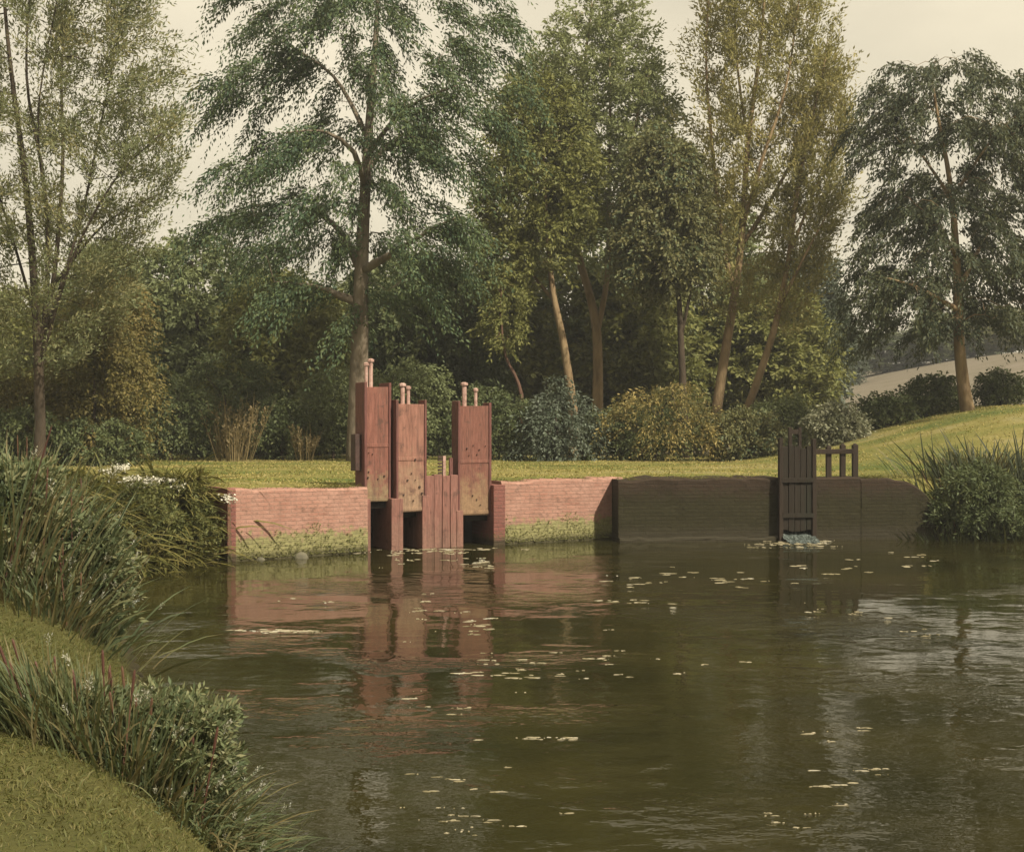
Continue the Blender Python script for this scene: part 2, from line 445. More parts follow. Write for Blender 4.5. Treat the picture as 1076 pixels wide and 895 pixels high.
def water_mat():
    m, nt, out = new_mat('water')
    tc = N(nt, 'ShaderNodeTexCoord')
    mp = N(nt, 'ShaderNodeMapping'); mp.inputs['Scale'].default_value = (0.75, 1.0, 1.0)
    nt.links.new(tc.outputs['Object'], mp.inputs['Vector'])
    v = mp.outputs['Vector']
    broad = noise(nt, v, 0.9, 2, 0.5)
    fine = noise(nt, v, 5.0, 3, 0.55)
    tiny = noise(nt, v, 16.0, 2, 0.5)
    patch = ramp(nt, noise(nt, v, 0.33, 4, 0.6), [(0.50, 0.0), (0.64, 1.0)]).outputs['Color']
    # sheltered and smooth under the far wall, wind-ruffled in the open
    spw = N(nt, 'ShaderNodeSeparateXYZ'); nt.links.new(tc.outputs['Object'], spw.inputs[0])
    wind = ramp(nt, math_n(nt, 'DIVIDE', spw.outputs['Y'], 30.0), [(0.25, 1.0), (0.55, 0.5), (0.85, 0.25)]).outputs['Color']
    h = math_n(nt, 'ADD', math_n(nt, 'MULTIPLY', broad, 0.021), math_n(nt, 'MULTIPLY', math_n(nt, 'MULTIPLY', fine, wind), 0.007))
    h = math_n(nt, 'ADD', h, math_n(nt, 'MULTIPLY', math_n(nt, 'MULTIPLY', fine, patch), 0.034))
    h = math_n(nt, 'ADD', h, math_n(nt, 'MULTIPLY', math_n(nt, 'MULTIPLY', tiny, patch), 0.005))
    b = N(nt, 'ShaderNodeBump', Strength=1.0, Distance=1.0); nt.links.new(h, b.inputs['Height'])
    p = N(nt, 'ShaderNodeBsdfPrincipled', Roughness=0.03, IOR=1.33)
    mur = ramp(nt, noise(nt, v, 0.4, 4), [(0.3, (0.011, 0.011, 0.003)), (0.7, (0.030, 0.026, 0.008))])
    nt.links.new(mur.outputs['Color'], p.inputs['Base Color'])
    nt.links.new(b.outputs['Normal'], p.inputs['Normal'])
    nt.links.new(p.outputs[0], out.inputs['Surface'])
    return m


M['ground'] = ground_mat()
M['water'] = water_mat()

# ------------------------------------------------------------------ ground and water
# outline of the water; the last value of each corner: width of the bank on the edge that starts there
POND = [(13, 4.2, 1.3), (3.5, 4.4, 1.3), (-0.5, 5.7, 1.3), (-1.8, 8.0, 1.3), (-2.15, 8.9, 1.3), (-3.1, 11.5, 1.3), (-4.4, 15.2, 1.3),
        (-6.0, 19.5, 1.0), (-6.9, 22.3, 0.9), (-6.4, 23.9, 0.6), (-5.0, 24.62, 0.1), (-3.1, 26.1, 0.1), (-3.2, 27.6, 0.1), (-0.3, 28.5, 0.1),
        (-0.2, 27.75, 0.1), (2.35, 29.3, 0.1), (2.6, 28.5, 0.1), (9.0, 29.3, 0.5), (10.5, 29.6, 0.9), (13.5, 28.6, 1.2), (17, 22, 1.3), (18, 12, 1.3)]


def wob(x, y):
    return 0.5 * np.sin(x * 0.9 + 1.3 * np.sin(y * 0.7)) + 0.3 * np.sin(y * 1.7 + x * 0.4) + 0.2 * np.sin(x * 3.1 - y * 2.3)


def ground_h(x, y):
    x = np.asarray(x, float); y = np.asarray(y, float)
    best = np.full(x.shape, 1e9); wid = np.full(x.shape, 1.0); inside = np.zeros(x.shape, bool)
    n = len(POND)
    for i in range(n):
        ax, ay, w = POND[i]; bx, by, _ = POND[(i + 1) % n]
        dx, dy = bx - ax, by - ay
        t = np.clip(((x - ax) * dx + (y - ay) * dy) / (dx * dx + dy * dy), 0, 1)
        d = np.hypot(x - ax - t * dx, y - ay - t * dy)
        k = d < best
        best = np.where(k, d, best); wid = np.where(k, w, wid)
        c = ((ay > y) != (by > y))
        with np.errstate(divide='ignore', invalid='ignore'):
            inside ^= c & (x < dx * (y - ay) / (dy if dy else 1e-9) + ax)
    top = 0.95 + 0.31 * smooth((y - 15) / 8)
    top = top + 1.75 * smooth((x - 6.5) / 9.5) * smooth((y - 29.5) / 12)
    top = top + 0.088 * np.clip(y - 44, 0, 70) * smooth((x - 12) / 40)
    top = top + 0.03 * wob(x, y) * smooth((best - 0.3) / 1.0)
    t = np.clip(best / wid, 0, 1)
    out_h = top * (1 - (1 - t) ** 1.7)
    in_h = -0.9 * smooth(best / np.maximum(wid * 0.8, 0.12))
    return np.where(inside, in_h, out_h)


def gh(x, y):
    return float(ground_h(np.array([x]), np.array([y]))[0])


def geo(a, b, n):
    return a + (b - a) * (np.linspace(0, 1, n) ** 2.2)


gx = np.concatenate([-geo(40, 600, 18)[::-1], np.arange(-39, -10, 1.0), np.arange(-10, 12, 0.17), np.arange(12, 40, 0.8), geo(40, 600, 18)])
gy = np.concatenate([-geo(8, 300, 12)[::-1], np.arange(-7, 4, 0.6), np.arange(4, 31, 0.17), np.arange(31, 60, 0.6), geo(60, 1200, 30)])
GX, GY = np.meshgrid(gx, gy)
GZ = ground_h(GX, GY)
ny, nx = GX.shape
idx = np.arange(nx * ny).reshape(ny, nx)
quads = np.stack([idx[:-1, :-1], idx[:-1, 1:], idx[1:, 1:], idx[1:, :-1]], -1).reshape(-1, 4)
tag(link('ground', np_mesh('ground', np.stack([GX, GY, GZ], -1), quads, shade=True), M['ground']), kind='structure')

wx = np.linspace(-9, 20, 59); wy = np.linspace(3.4, 31, 56)
WX, WY = np.meshgrid(wx, wy)
idx = np.arange(WX.size).reshape(WX.shape)
quads = np.stack([idx[:-1, :-1], idx[:-1, 1:], idx[1:, 1:], idx[1:, :-1]], -1).reshape(-1, 4)
tag(link('pond_water', np_mesh('pond_water', np.stack([WX, WY, WX * 0], -1), quads, shade=True), M['water']), kind='structure')


# ------------------------------------------------------------------ foliage builders
def leaf_mesh(name, P, D, L, W):
    """N rhombic leaves: base P, direction D, length L, width W, slightly folded"""
    n = len(P)
    D = unit(D)
    rnd = unit(RNG.normal(size=(n, 3)))
    S = unit(np.cross(D, rnd))
    U = np.cross(D, S)
    L = L[:, None]; W = W[:, None]
    V = np.empty((n, 4, 3), np.float32)
    V[:, 0] = P
    V[:, 1] = P + D * L * 0.45 + S * W * 0.5 + U * W * 0.12
    V[:, 2] = P + D * L
    V[:, 3] = P + D * L * 0.45 - S * W * 0.5 + U * W * 0.12
    return np_mesh(name, V, np.arange(n * 4).reshape(-1, 4))


def ribbon_mesh(name, P, D, L, W, bend, K=4, lean=None):
    """N blades of K segments: base P, direction D, length L, width W, bend (sag at the tip)"""
    n = len(P)
    D = unit(D)
    hor = D * [1, 1, 0] + RNG.normal(size=(n, 3)) * [0.25, 0.25, 0]
    hor = unit(hor)
    S = unit(np.cross(hor, [0, 0, 1.0]) + RNG.normal(size=(n, 3)) * 0.5)
    V = np.empty((n, 2 * K + 1, 3), np.float32)
    for i in range(K + 1):
        t = i / K
        c = P + D * (L * t)[:, None] + hor * (L * bend * t * t * 0.8)[:, None]
        c[:, 2] -= L * bend * 0.75 * t ** 2.4
        if i == K:
            V[:, 2 * K] = c
        else:
            w = (W * (0.75 + 0.5 * t if t < 0.5 else 1.0 - (t - 0.5) * 1.3))[:, None] * 0.5
            V[:, 2 * i] = c - S * w
            V[:, 2 * i + 1] = c + S * w
    base = (np.arange(n) * (2 * K + 1))[:, None]
    q = np.concatenate([base + np.array([[2 * i, 2 * i + 1, 2 * i + 3, 2 * i + 2]]) for i in range(K - 1)]) if K > 1 else None
    t = base + np.array([[2 * K - 2, 2 * K - 1, 2 * K]])
    return np_mesh(name, V, q, t)


def scan(poly, y):
    xs = []
    n = len(poly)
    for i in range(n):
        (ax, ay), (bx, by) = poly[i], poly[(i + 1) % n]
        if (ay > y) != (by > y):
            xs.append(ax + (bx - ax) * (y - ay) / (by - ay))
    return sorted(xs)


def fill_crown(poly, Y, n, mind, shell=0.5, dmax=4.5, dscale=0.8):
    """n bough ends spread through the crown's volume; the outline gives its width, the depth follows the width"""
    ys = [p[1] for p in poly]; xs = [p[0] for p in poly]
    out = []
    k = Y / F
    tries = 0
    while len(out) < n and tries < n * 60:
        tries += 1
        x, y = random.uniform(min(xs), max(xs)), random.uniform(min(ys), max(ys))
        s = scan(poly, y)
        for a, b in zip(s[::2], s[1::2]):
            if a <= x <= b:
                hw = (b - a) / 2; u = (x - (a + b) / 2) / max(hw, 1)
                lim = min(hw * k * dscale, dmax) * math.sqrt(max(0, 1 - u * u))
                v = random.uniform(-1, 1)
                if abs(u) < 0.6 and abs(v) < 0.55 and random.random() < shell: break
                p = at(x, y, Y); p.y += v * lim
                md = mind * (1 if tries < n * 20 else 0.6)
                if all((p - q).length > md for q in out): out.append(p)
                break
    return out


def resample(pts, step):
    out = [pts[0]]
    for a, b in zip(pts[:-1], pts[1:]):
        m = max(1, int((b - a).length / step))
        for i in range(1, m + 1):
            out.append(a.lerp(b, i / m))
    return out


def smooth_path(pts, step):
    """Catmull-Rom through the given points"""
    P = [pts[0]] + list(pts) + [pts[-1]]
    out = [pts[0].copy()]
    for i in range(1, len(P) - 2):
        a, b, c, d = P[i - 1], P[i], P[i + 1], P[i + 2]
        m = max(2, int((c - b).length / step))
        for j in range(1, m + 1):
            t = j / m
            out.append(0.5 * ((2 * b) + (c - a) * t + (2 * a - 5 * b + 4 * c - d) * t * t + (3 * b - a - 3 * c + d) * t ** 3))
    return out


class Skeleton:
    def __init__(s):
        s.p, s.par, s.r = [], [], []

    def add(s, p, par, r=0.0):
        s.p.append(Vector(p)); s.par.append(par); s.r.append(r)
        return len(s.p) - 1

    def path(s, pts, r0, r1, par=-1, step=0.5):
        pts = smooth_path(pts, step)
        n = len(pts)
        start = 0
        if par >= 0: start = 1
        for i in range(start, n):
            t = i / max(n - 1, 1)
            par = s.add(pts[i], par, r0 + (r1 - r0) * t ** 0.8)
        return par

    def nearest(s, p):
        A = np.array([tuple(q) for q in s.p])
        return int(np.argmin(np.linalg.norm(A - np.array(p), axis=1)))

    def mesh(s, thick):
        """one mesh of tapering tubes"""
        n = len(s.p)
        kids = [[] for _ in range(n)]
        for i, q in enumerate(s.par):
            if q >= 0: kids[q].append(i)
        tip = 0.012
        load = [0.0] * n
        for i in range(n - 1, -1, -1):
            load[i] = max(load[i], 1.0)
            if s.par[i] >= 0: load[s.par[i]] += load[i]
        rad = [0.0] * n
        for i in range(n):
            rad[i] = s.r[i] if s.r[i] > 0 else min(0.011 * load[i] ** 0.42, (rad[s.par[i]] * 0.8 if s.par[i] >= 0 else 1))
        big = MB()
        roots = [i for i in range(n) if s.par[i] < 0]
        stack = [(i, None) for i in roots]
        while stack:
            i, pre = stack.pop()
            chain = [i] if pre is None else [pre, i]
            rr = [rad[i]] if pre is None else [rad[i], rad[i]]
            cur = i
            while kids[cur]:
                ks = sorted(kids[cur], key=lambda q: -rad[q] - (1 if s.r[q] > 0 else 0))
                for q in ks[1:]: stack.append((q, cur))
                cur = ks[0]; chain.append(cur); rr.append(rad[cur])
            if len(chain) < 2: continue
            k = 9 if max(rr) > thick else 5
            big.tube([s.p[j] for j in chain], rr, k)
        return big


def spray_leaves(P, D, T, nl, tl, droop, spread, ls, lw, lift, hang, stray=0.16):
    """at each bough end P (heading D) T twigs of length tl with nl leaves each"""
    P = np.repeat(P, T, 0); D = np.repeat(D, T, 0)
    n = len(P)
    d = unit(D + RNG.normal(size=(n, 3)) * spread + np.array([0, 0, lift]))
    Lt = tl * RNG.uniform(0.55, 1.25, n)
    P0 = P - d * (Lt * 0.4)[:, None] + RNG.normal(size=(n, 3)) * stray * tl * 0.6
    t = np.tile(np.linspace(0.02, 1, nl), (n, 1)) + RNG.uniform(-0.5, 0.5, (n, nl)) / nl
    pos = P0[:, None] + d[:, None] * (Lt[:, None] * t)[..., None]
    pos[..., 2] -= droop * Lt[:, None] * t ** 2
    tan = np.repeat(d[:, None], nl, 1).copy()
    tan[..., 2] -= 2 * droop * t
    tan = unit(tan)
    side = unit(np.cross(tan, RNG.normal(size=(n, nl, 3))))
    ld = tan * 0.75 + side * 0.75
    ld[..., 2] -= hang
    pos += side * (0.06 * tl * RNG.random((n, nl)))[..., None]
    m = n * nl
    L = ls * RNG.uniform(0.6, 1.35, m)
    return pos.reshape(-1, 3), ld.reshape(-1, 3), L, L * lw * RNG.uniform(0.8, 1.2, m), (P0, d, Lt)


def tree(name, label, cat, Y, paths, poly, n, leaf, bark, r0, T=9, nl=16, tl=1.1, droop=0.5, spread=0.6, ls=0.13, lw=0.42,
         lift=0.0, hang=0.3, mind=0.55, shell=0.5, group=None, tiers=0.0, rise=0.15, dmax=4.5, dscale=0.8, outw=0.6, base=None, along=0, stem_name='trunk'):
    main = [at(x, y, Y + (e[0] if e else 0)) for x, y, *e in paths[0]]
    if base is None: base = Vector((main[0].x, main[0].y, 0))
    else: base = at(base[0], base[1], Y)
    base.z = gh(base.x, base.y) - 0.12
    root = thing(name, (base.x, base.y, base.z + 0.12), label, cat, group)
    sk = Skeleton()
    first = [base, base.lerp(main[0], 0.5)] if (main[0] - base).length > 1.0 else [base]
    sk.path(first + main, r0 * 1.35, 0.03)
    limb_ends = []
    for pth in paths[1:]:
        pts = [at(x, y, Y + (e[0] if e else 0)) for x, y, *e in pth]
        j = sk.nearest(pts[0])
        sk.path([sk.p[j]] + pts[1:], min(sk.r[j] * 0.75, r0 * 0.7), 0.015, j)
        limb_ends += [(pts[-1], pts[-1] - pts[-2]), (pts[-2].lerp(pts[-1], 0.7), pts[-1] - pts[-2]), (pts[-2].lerp(pts[-1], 0.4), pts[-1] - pts[-2])]
    ntrunk = len(sk.p)
    ends = fill_crown(poly, Y, n, mind, shell, dmax, dscale)
    axis = np.array([tuple(q) for q in sk.p])
    if tiers:
        for p in ends:
            j = np.argmin(np.abs(axis[:, 2] - p.z)); rr = math.hypot(p.x - axis[j, 0], p.y - axis[j, 1])
            z = p.z + 0.28 * rr
            z = round(z / tiers) * tiers + random.gauss(0, 0.10) * tiers
            p.z = z - 0.28 * rr
    ends.sort(key=lambda p: float(np.min(np.linalg.norm(axis - np.array(p), axis=1))))
    P, D = [], []
    for p in ends:
        A = np.array([tuple(q) for q in sk.p]); v = np.array(p) - A
        cost = np.linalg.norm(v, axis=1) + 0.9 * np.maximum(0, -v[:, 2] - 0.2) + 0.25 * np.maximum(0, v[:, 2] - 2.5)
        j = int(np.argmin(cost)); q = sk.p[j]; L = (p - q).length
        m1 = q.lerp(p, 0.4) + Vector((random.gauss(0, 0.05), random.gauss(0, 0.05), rise)) * L
        m2 = q.lerp(p, 0.75) + Vector((random.gauss(0, 0.04), random.gauss(0, 0.04), rise * 0.8)) * L
        a = sk.add(m1, j); b = sk.add(m2, a); sk.add(p, b)
        out = Vector((p.x - axis[:ntrunk, 0].mean(), p.y - Y, 0))
        out = out.normalized() if out.length > 1e-3 else Vector((1, 0, 0))
        d = (p - m1).normalized() * (1 - outw) + out * outw
        P.append(tuple(p)); D.append(tuple(d.normalized()))
        if along and L > 0.8:
            for mm in (m1, m2)[:along]:
                P.append(tuple(mm)); D.append(tuple((p - q).normalized()))
    for q, d in limb_ends:
        P.append(tuple(q)); D.append(tuple(d.normalized()))
    sk.mesh(r0 * 0.3).build(stem_name, bark, root, True, True)
    Pn, Dn = np.array(P), np.array(D)
    lp, ldir, L, W, tw = spray_leaves(Pn, Dn, T, nl, tl, droop, spread, ls, lw, lift, hang)
    link('crown', leaf_mesh('crown', lp, ldir, L, W), leaf, root)
    return root


def ell(x0, x1, y0, y1, n=16, flat=0.0, jag=0.24):
    cx, cyy = (x0 + x1) / 2, (y0 + y1) / 2
    pts = []
    for i in range(n):
        a = 2 * math.pi * i / n
        s = 1 + random.uniform(-jag, jag * 0.5)
        pts.append((cx + (x1 - x0) / 2 * math.cos(a) * s, cyy + (y1 - y0) / 2 * math.sin(a) * s))
    return pts


def bush(label, Y, box, leaf, n=45, name='bush', cat='bush', bark='bark_dark', group=None, base_x=None, **kw):
    """a shrub: several stems from one foot; box = pixel box of its leaves"""
    x0, x1, y0, y1 = box
    bx = base_x if base_x is not None else (x0 + x1) / 2
    g = at(bx, 480, Y); z = gh(g.x, g.y)
    yb = HY + (EYE - z) / Y * F
    h = yb - y0
    stems = [[(bx, yb - h * 0.15), (bx + random.uniform(-.1, .1) * (x1 - x0), yb - h * 0.6)]]
    for k in range(3):
        s = random.uniform(-0.32, 0.32)
        stems.append([(bx, yb - h * 0.12), (bx + s * (x1 - x0), yb - h * 0.45, random.uniform(-.6, .6))])
    args = dict(stem_name='stem', T=8, nl=15, tl=0.72, droop=0.45, spread=0.75, ls=0.11, lw=0.5, mind=0.22, shell=0.6, hang=0.2, rise=0.1, outw=0.5, dscale=0.75, dmax=2.2)
    args.update(kw)
    return tree(name, label, cat, Y, stems, ell(x0, x1, y0, min(y1, yb - 2)), n, M[leaf], M[bark], 0.05, group=group, **args)


def copy_tree(o, loc, rz, scale, label, group=None):
    c = o.copy(); COL.objects.link(c)
    c.location = loc; c.rotation_euler = (0, 0, rz); c.scale = scale
    c['label'] = label
    if group: c['group'] = group
    for ch in o.children:
        d = ch.copy(); COL.objects.link(d); d.parent = c
    return c


# ------------------------------------------------------------------ walls and sluices
def frame_at(px, Y, deg):
    """a vertical plane through pixel column px at distance Y, turned deg: column -> run along it, row -> height"""
    X0 = (px - CX) / F * Y; c, s = math.cos(R(deg)), math.sin(R(deg))

    def u(p):
        k = (p - CX) / F
        return (k * Y - X0) / (c - k * s)

    def z(py, uu):
        return EYE - (py - HY) / F * (Y + uu * s)
    return (X0, Y), u, z


def masonry(length, tops, thick, zbot=-0.9, seg=0.2, j=0.012, end_drop=0.0):
    """a run of wall with a slightly uneven face and a worn, rounded top; tops = heights along it"""
    mb = MB()
    n = max(2, int(length / seg))
    zs = [zbot, -0.2, 0.15, 0.45, 0.75, 1.0]
    m = 0
    for i in range(n + 1):
        t = i / n; x = length * t
        f = t * (len(tops) - 1); a = min(int(f), len(tops) - 2)
        h = tops[a] + (tops[a + 1] - tops[a]) * (f - a) + random.gauss(0, j * 0.8)
        sec = [(random.gauss(0, j * 0.3), min(z, h - 0.06)) for z in zs] + [(random.gauss(0, j * .5), h - 0.04), (0.035, h), (thick - 0.035, h), (thick, h - 0.04), (thick, zbot)]
        m = len(sec)
        xx = x + (random.gauss(0, j) if 0 < i < n else 0)
        mb.v += [(xx, y, z) for y, z in sec]
    for i in range(n):
        for k in range(m - 1):
            a = i * m + k
            mb.f.append((a, a + m, a + m + 1, a + 1))
    mb.f.append(tuple(range(m))); mb.f.append(tuple(n * m + k for k in reversed(range(m))))
    return mb


def moss_tufts(parent, length, n, zmax, name='moss_tufts'):
    """little plants rooted in the foot of the wall (local space)"""
    P = np.stack([RNG.uniform(0.05, length - 0.05, n), RNG.uniform(-0.02, 0.01, n), 0.03 + zmax * 1.5 * RNG.random(n) ** 2.4], -1)
    patch = 0.35 + 0.65 * np.clip(0.5 + 0.35 * np.sin(P[:, 0] * 3.1 + length) + 0.3 * np.sin(P[:, 0] * 7.7 + 1) + 0.2 * np.sin(P[:, 0] * 17), 0, 1)
    P[:, 2] = 0.03 + (P[:, 2] - 0.03) * patch
    P = P[RNG.random(n) < 0.25 + 0.75 * patch]
    rep = 9
    P = np.repeat(P, rep, 0); k = len(P)
    D = unit(np.stack([RNG.normal(0, 0.6, k), -np.abs(RNG.normal(0.5, 0.4, k)), RNG.uniform(0.1, 1.0, k)], -1))
    L = RNG.uniform(0.012, 0.04, k)
    o = link(name, leaf_mesh(name, P, D, L, L * 0.4), M['moss'], parent, False)
    o['kind'] = 'stuff'
    return o


def top_fringe(parent, length, z, n, mat='tussock'):
    x = RNG.uniform(0.0, length, n)
    keep = RNG.random(n) < 0.25 + 0.75 * np.clip(np.sin(x * 2.3 + length) + 0.5 * np.sin(x * 6.1), 0, 1)
    x = x[keep]; k = len(x)
    P = np.stack([x, RNG.uniform(0.10, 0.5, k), np.full(k, z - 0.03)], -1)
    D = np.stack([RNG.normal(0, 0.5, k), RNG.normal(-0.45, 0.4, k), np.ones(k)], -1)
    o = link('grass_fringe', ribbon_mesh('grass_fringe', P, D, RNG.uniform(0.05, 0.2, k), RNG.uniform(0.008, 0.016, k), RNG.uniform(0.2, 1.2, k), 3), M[mat], parent, False)
    o['kind'] = 'stuff'


# the pink wall left of the sluice, from its end pier to the sluice
w = thing('brick_wall', (-5.05, 24.3, 0), 'pink brick retaining wall between grassy bank and sluice, moss at its foot', 'wall', rz=R(37))
WL = 2.80
masonry(WL, [1.32, 1.30, 1.26, 1.25], 0.5, j=0.018).build('wall', M['brick_pink'], w)
pier = masonry(0.16, [1.33, 1.33], 1.0, j=0.006); pier.v = [(x - 0.16, y - 0.03, z) for x, y, z in pier.v]
pier.build('end_pier', M['brick_red_shade'], w)
moss_tufts(w, WL, 900, 0.42)
top_fringe(w, WL, 1.29, 700)
# the pink wall right of the sluice
(p0, u_, z_) = frame_at(527, 27.55, 30)
w = thing('brick_wall', (p0[0], p0[1], 0), 'sunlit pink brick wall right of the sluice with a slanting shadow', 'wall', rz=R(30))
masonry(3.05, [1.30, 1.31, 1.32], 0.5, j=0.018).build('wall', M['brick_pink'], w)
moss_tufts(w, 2.7, 850, 0.42)
top_fringe(w, 2.9, 1.31, 700)

# the dark walls either side of the timber gate; shade is in their colour
DK = 6.0
(d0, du, dz) = frame_at(650, 28.15, DK)
L1 = du(820)
w = thing('stone_wall', (d0[0], d0[1], 0), 'long dark weathered wall, shade put into its colour, left of the timber gate', 'wall', rz=R(DK))
masonry(L1, [1.31, 1.32, 1.33, 1.33], 1.25, j=0.022).build('wall', M['brick_moss_shade'], w)
top_fringe(w, L1, 1.32, 1100)
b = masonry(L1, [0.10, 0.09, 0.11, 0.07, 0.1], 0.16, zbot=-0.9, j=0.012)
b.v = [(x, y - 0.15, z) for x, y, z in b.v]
b.build('footing', M['brick_moss_shade'], w)
ug = du(905)
L2 = du(1000) - ug
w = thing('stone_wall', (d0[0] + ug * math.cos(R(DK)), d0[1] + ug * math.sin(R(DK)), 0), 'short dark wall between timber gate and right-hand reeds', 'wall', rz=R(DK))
masonry(L2, [1.30, 1.35, 1.34, 1.30, 1.2, 0.95, 0.6, 0.25], 1.0, j=0.025).build('wall', M['brick_moss_shade'], w)
top_fringe(w, L2 * 0.6, 1.33, 500)

# ---- the red sluice
(o0, su, sz) = frame_at(385, 26.3, 26)
SL = thing('sluice_gate', (o0[0], o0[1], 0), 'rust-red sluice with three tall panels over dark water openings', 'sluice', rz=R(26))


def tower(pa, pb, ytop, ybot, v0, thick, mat, side=0.05, name='gate_panel', label=None):
    ua, ub = su(pa), su(pb); um = (ua + ub) / 2
    zt, zb = sz(ytop, um), sz(ybot, um)
    mb = MB()
    mb.box(ua + side, ub - side, v0, v0 + thick, zb, zt - 0.03, 0.004)
    o = mb.build(name, mat, SL, bevel=0.008)
    if label: o['label'] = label
    for a, b in ((ua, ua + side), (ub - side, ub)):
        s = MB(); s.box(a, b, v0 - 0.025, v0 + thick + 0.02, zb - 0.02, zt + random.uniform(0.04, 0.075), 0.004)
        s.build('side_rail', M['post_red'], o, bevel=0.008)
    for zz in (zb + 0.02, zb + (zt - zb) * 0.47):
        s = MB(); s.box(ua + side, ub - side, v0 - 0.012, v0 + 0.02, zz, zz + 0.07, 0.004)
        s.build('cross_rail', mat, o, bevel=0.006)
    return o, ua, ub, zb, zt


def rods(panel, specs, v):
    for px, yb, yt, r in specs:
        uu = su(px); za, zb = sz(yb, uu), sz(yt, uu)
        mb = MB()
        mb.tube([(uu, v, za - 0.1), (uu, v, zb)], [r, r], 8)
        mb.tube([(uu, v, zb - 0.015), (uu, v, zb + 0.03), (uu, v, zb + 0.05)], [r * 1.6, r * 1.6, r * 0.7], 8)
        mb.build('lifting_rod', M['iron'], panel)


def bolts(panel, pts, v0, sz_=0.02):
    mb = MB()
    for px, py in pts:
        uu = su(px); z = sz(py, uu)
        if random.random() < 0.25: continue
        s = sz_ * random.uniform(0.35, 1.05)
        px += random.uniform(-1.2, 1.2); py += random.uniform(-1.5, 1.5); uu = su(px); z = sz(py, uu)
        mb.tube([(uu, v0 + 0.01, z), (uu, v0 - 0.03, z)], [s, s * 0.85], 6)
    o = mb.build('bolts', M['iron_dark'], panel)
    o['kind'] = 'stuff'


pA, *_ = tower(383, 411, 405, 527, 0.02, 0.52, M['panel_a'], label='tallest of the three sluice panels, red above and tan below')
rods(pA, [(388.4, 405, 383, 0.034), (393.2, 405, 379, 0.042)], 0.2)
bolts(pA, [(387, 476), (391, 478), (397, 475), (404, 477), (396, 492), (388, 496), (398, 502), (405, 500), (386, 503)], 0.02)
pB, *_ = tower(413, 445, 423, 537, -0.16, 0.3, M['panel_b'], label='middle sluice panel of pale pinkish boards dotted with bolts')
rods(pB, [(423, 423, 405, 0.045), (429, 423, 408, 0.036)], 0.0)
bolts(pB, [(420, 495), (425, 505), (434, 504), (438, 495), (422, 519), (431, 519), (440, 519), (428, 498), (437, 510), (419, 508), (430, 524), (423, 485), (434, 483)], -0.16, 0.024)
pC, *_ = tower(481, 516, 425, 541, 0.0, 0.3, M['panel_c'], label='sluice panel standing apart on the right with two rods')
rods(pC, [(491, 425, 404, 0.048), (503, 425, 410, 0.034)], 0.15)
bolts(pC, [(490, 470), (497, 468), (504, 472), (509, 470), (492, 477), (500, 478), (507, 477), (496, 520), (500, 524), (504, 530)], 0.0, 0.021)
# gear housing on the shaded side of the tallest panel
ua = su(383)
mb = MB(); mb.box(ua - 0.13, ua - 0.002, 0.16, 0.46, sz(495, ua), sz(456, ua), 0.01)
mb.build('gear_housing', M['iron_dark'], pA, bevel=0.015)
# piers, low panel, recessed culverts
for pa, pb, ytop, v0, v1, mat in ((381, 389, 524, -0.03, 0.9, 'panel_low'), (408, 420, 523, -0.19, 0.9, 'panel_low'), (440, 448, 520, -0.19, 0.9, 'panel_low'),
                                  (479, 486, 536, -0.05, 0.9, 'panel_low'), (515, 527, 509, -0.18, 0.95, 'brick_red_shade')):
    a, b = su(pa), su(pb)
    mb = MB(); mb.box(a, b, v0, v1, -0.9, sz(ytop, (a + b) / 2), 0.004)
    mb.build('pier', M[mat], SL, bevel=0.012)
a, b = su(447), su(481)
zt = sz(499, (a + b) / 2)
step = (b - a) / 4
for i in range(4):
    mb = MB(); mb.box(a + step * i + 0.004, a + step * (i + 1) - 0.004, -0.03 + random.uniform(-.008, .008), 0.12, -0.7, zt + random.uniform(-0.02, 0.02), 0.004)
    mb.build('plank', M['panel_low'], SL, bevel=0.008)
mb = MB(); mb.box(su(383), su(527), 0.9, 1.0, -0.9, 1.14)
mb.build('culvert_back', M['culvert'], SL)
mb = MB(); mb.box(su(383) - 0.25, su(527) + 0.1, 0.42, 1.9, 1.06, 1.2, 0.01)
mb.build('deck_slab', M['stone'], SL)
for pa, pb, yy in ((388, 408, 527), (420, 441, 537), (485, 515, 541)):
    a, b = su(pa), su(pb)
    mb = MB(); mb.box(a - 0.02, b + 0.02, 0.14, 0.2, sz(yy, a) - 0.14, sz(yy, a) + 0.15)
    mb.build('lintel', M['timber_dark'], SL)
# toothed rack on the low panel
uu = su(467.5)
rk = MB(); rk.box(uu - 0.03, uu + 0.03, 0.02, 0.08, zt - 0.1, sz(479, uu), 0.002)
rack = rk.build('toothed_rack', M['iron'], SL)
th = MB()
for i in range(6):
    z = zt + 0.02 + i * 0.065
    th.box(uu - 0.13, uu - 0.031, 0.03, 0.07, z, z + 0.035, 0.003)
o = th.build('rack_teeth', M['iron_dark'], rack)
pb_ = su(475)
mb = MB(); mb.box(pb_ - 0.035, pb_ + 0.035, 0.03, 0.09, zt - 0.1, sz(481, pb_), 0.003)
mb.build('rack_post', M['post_red'], SL)

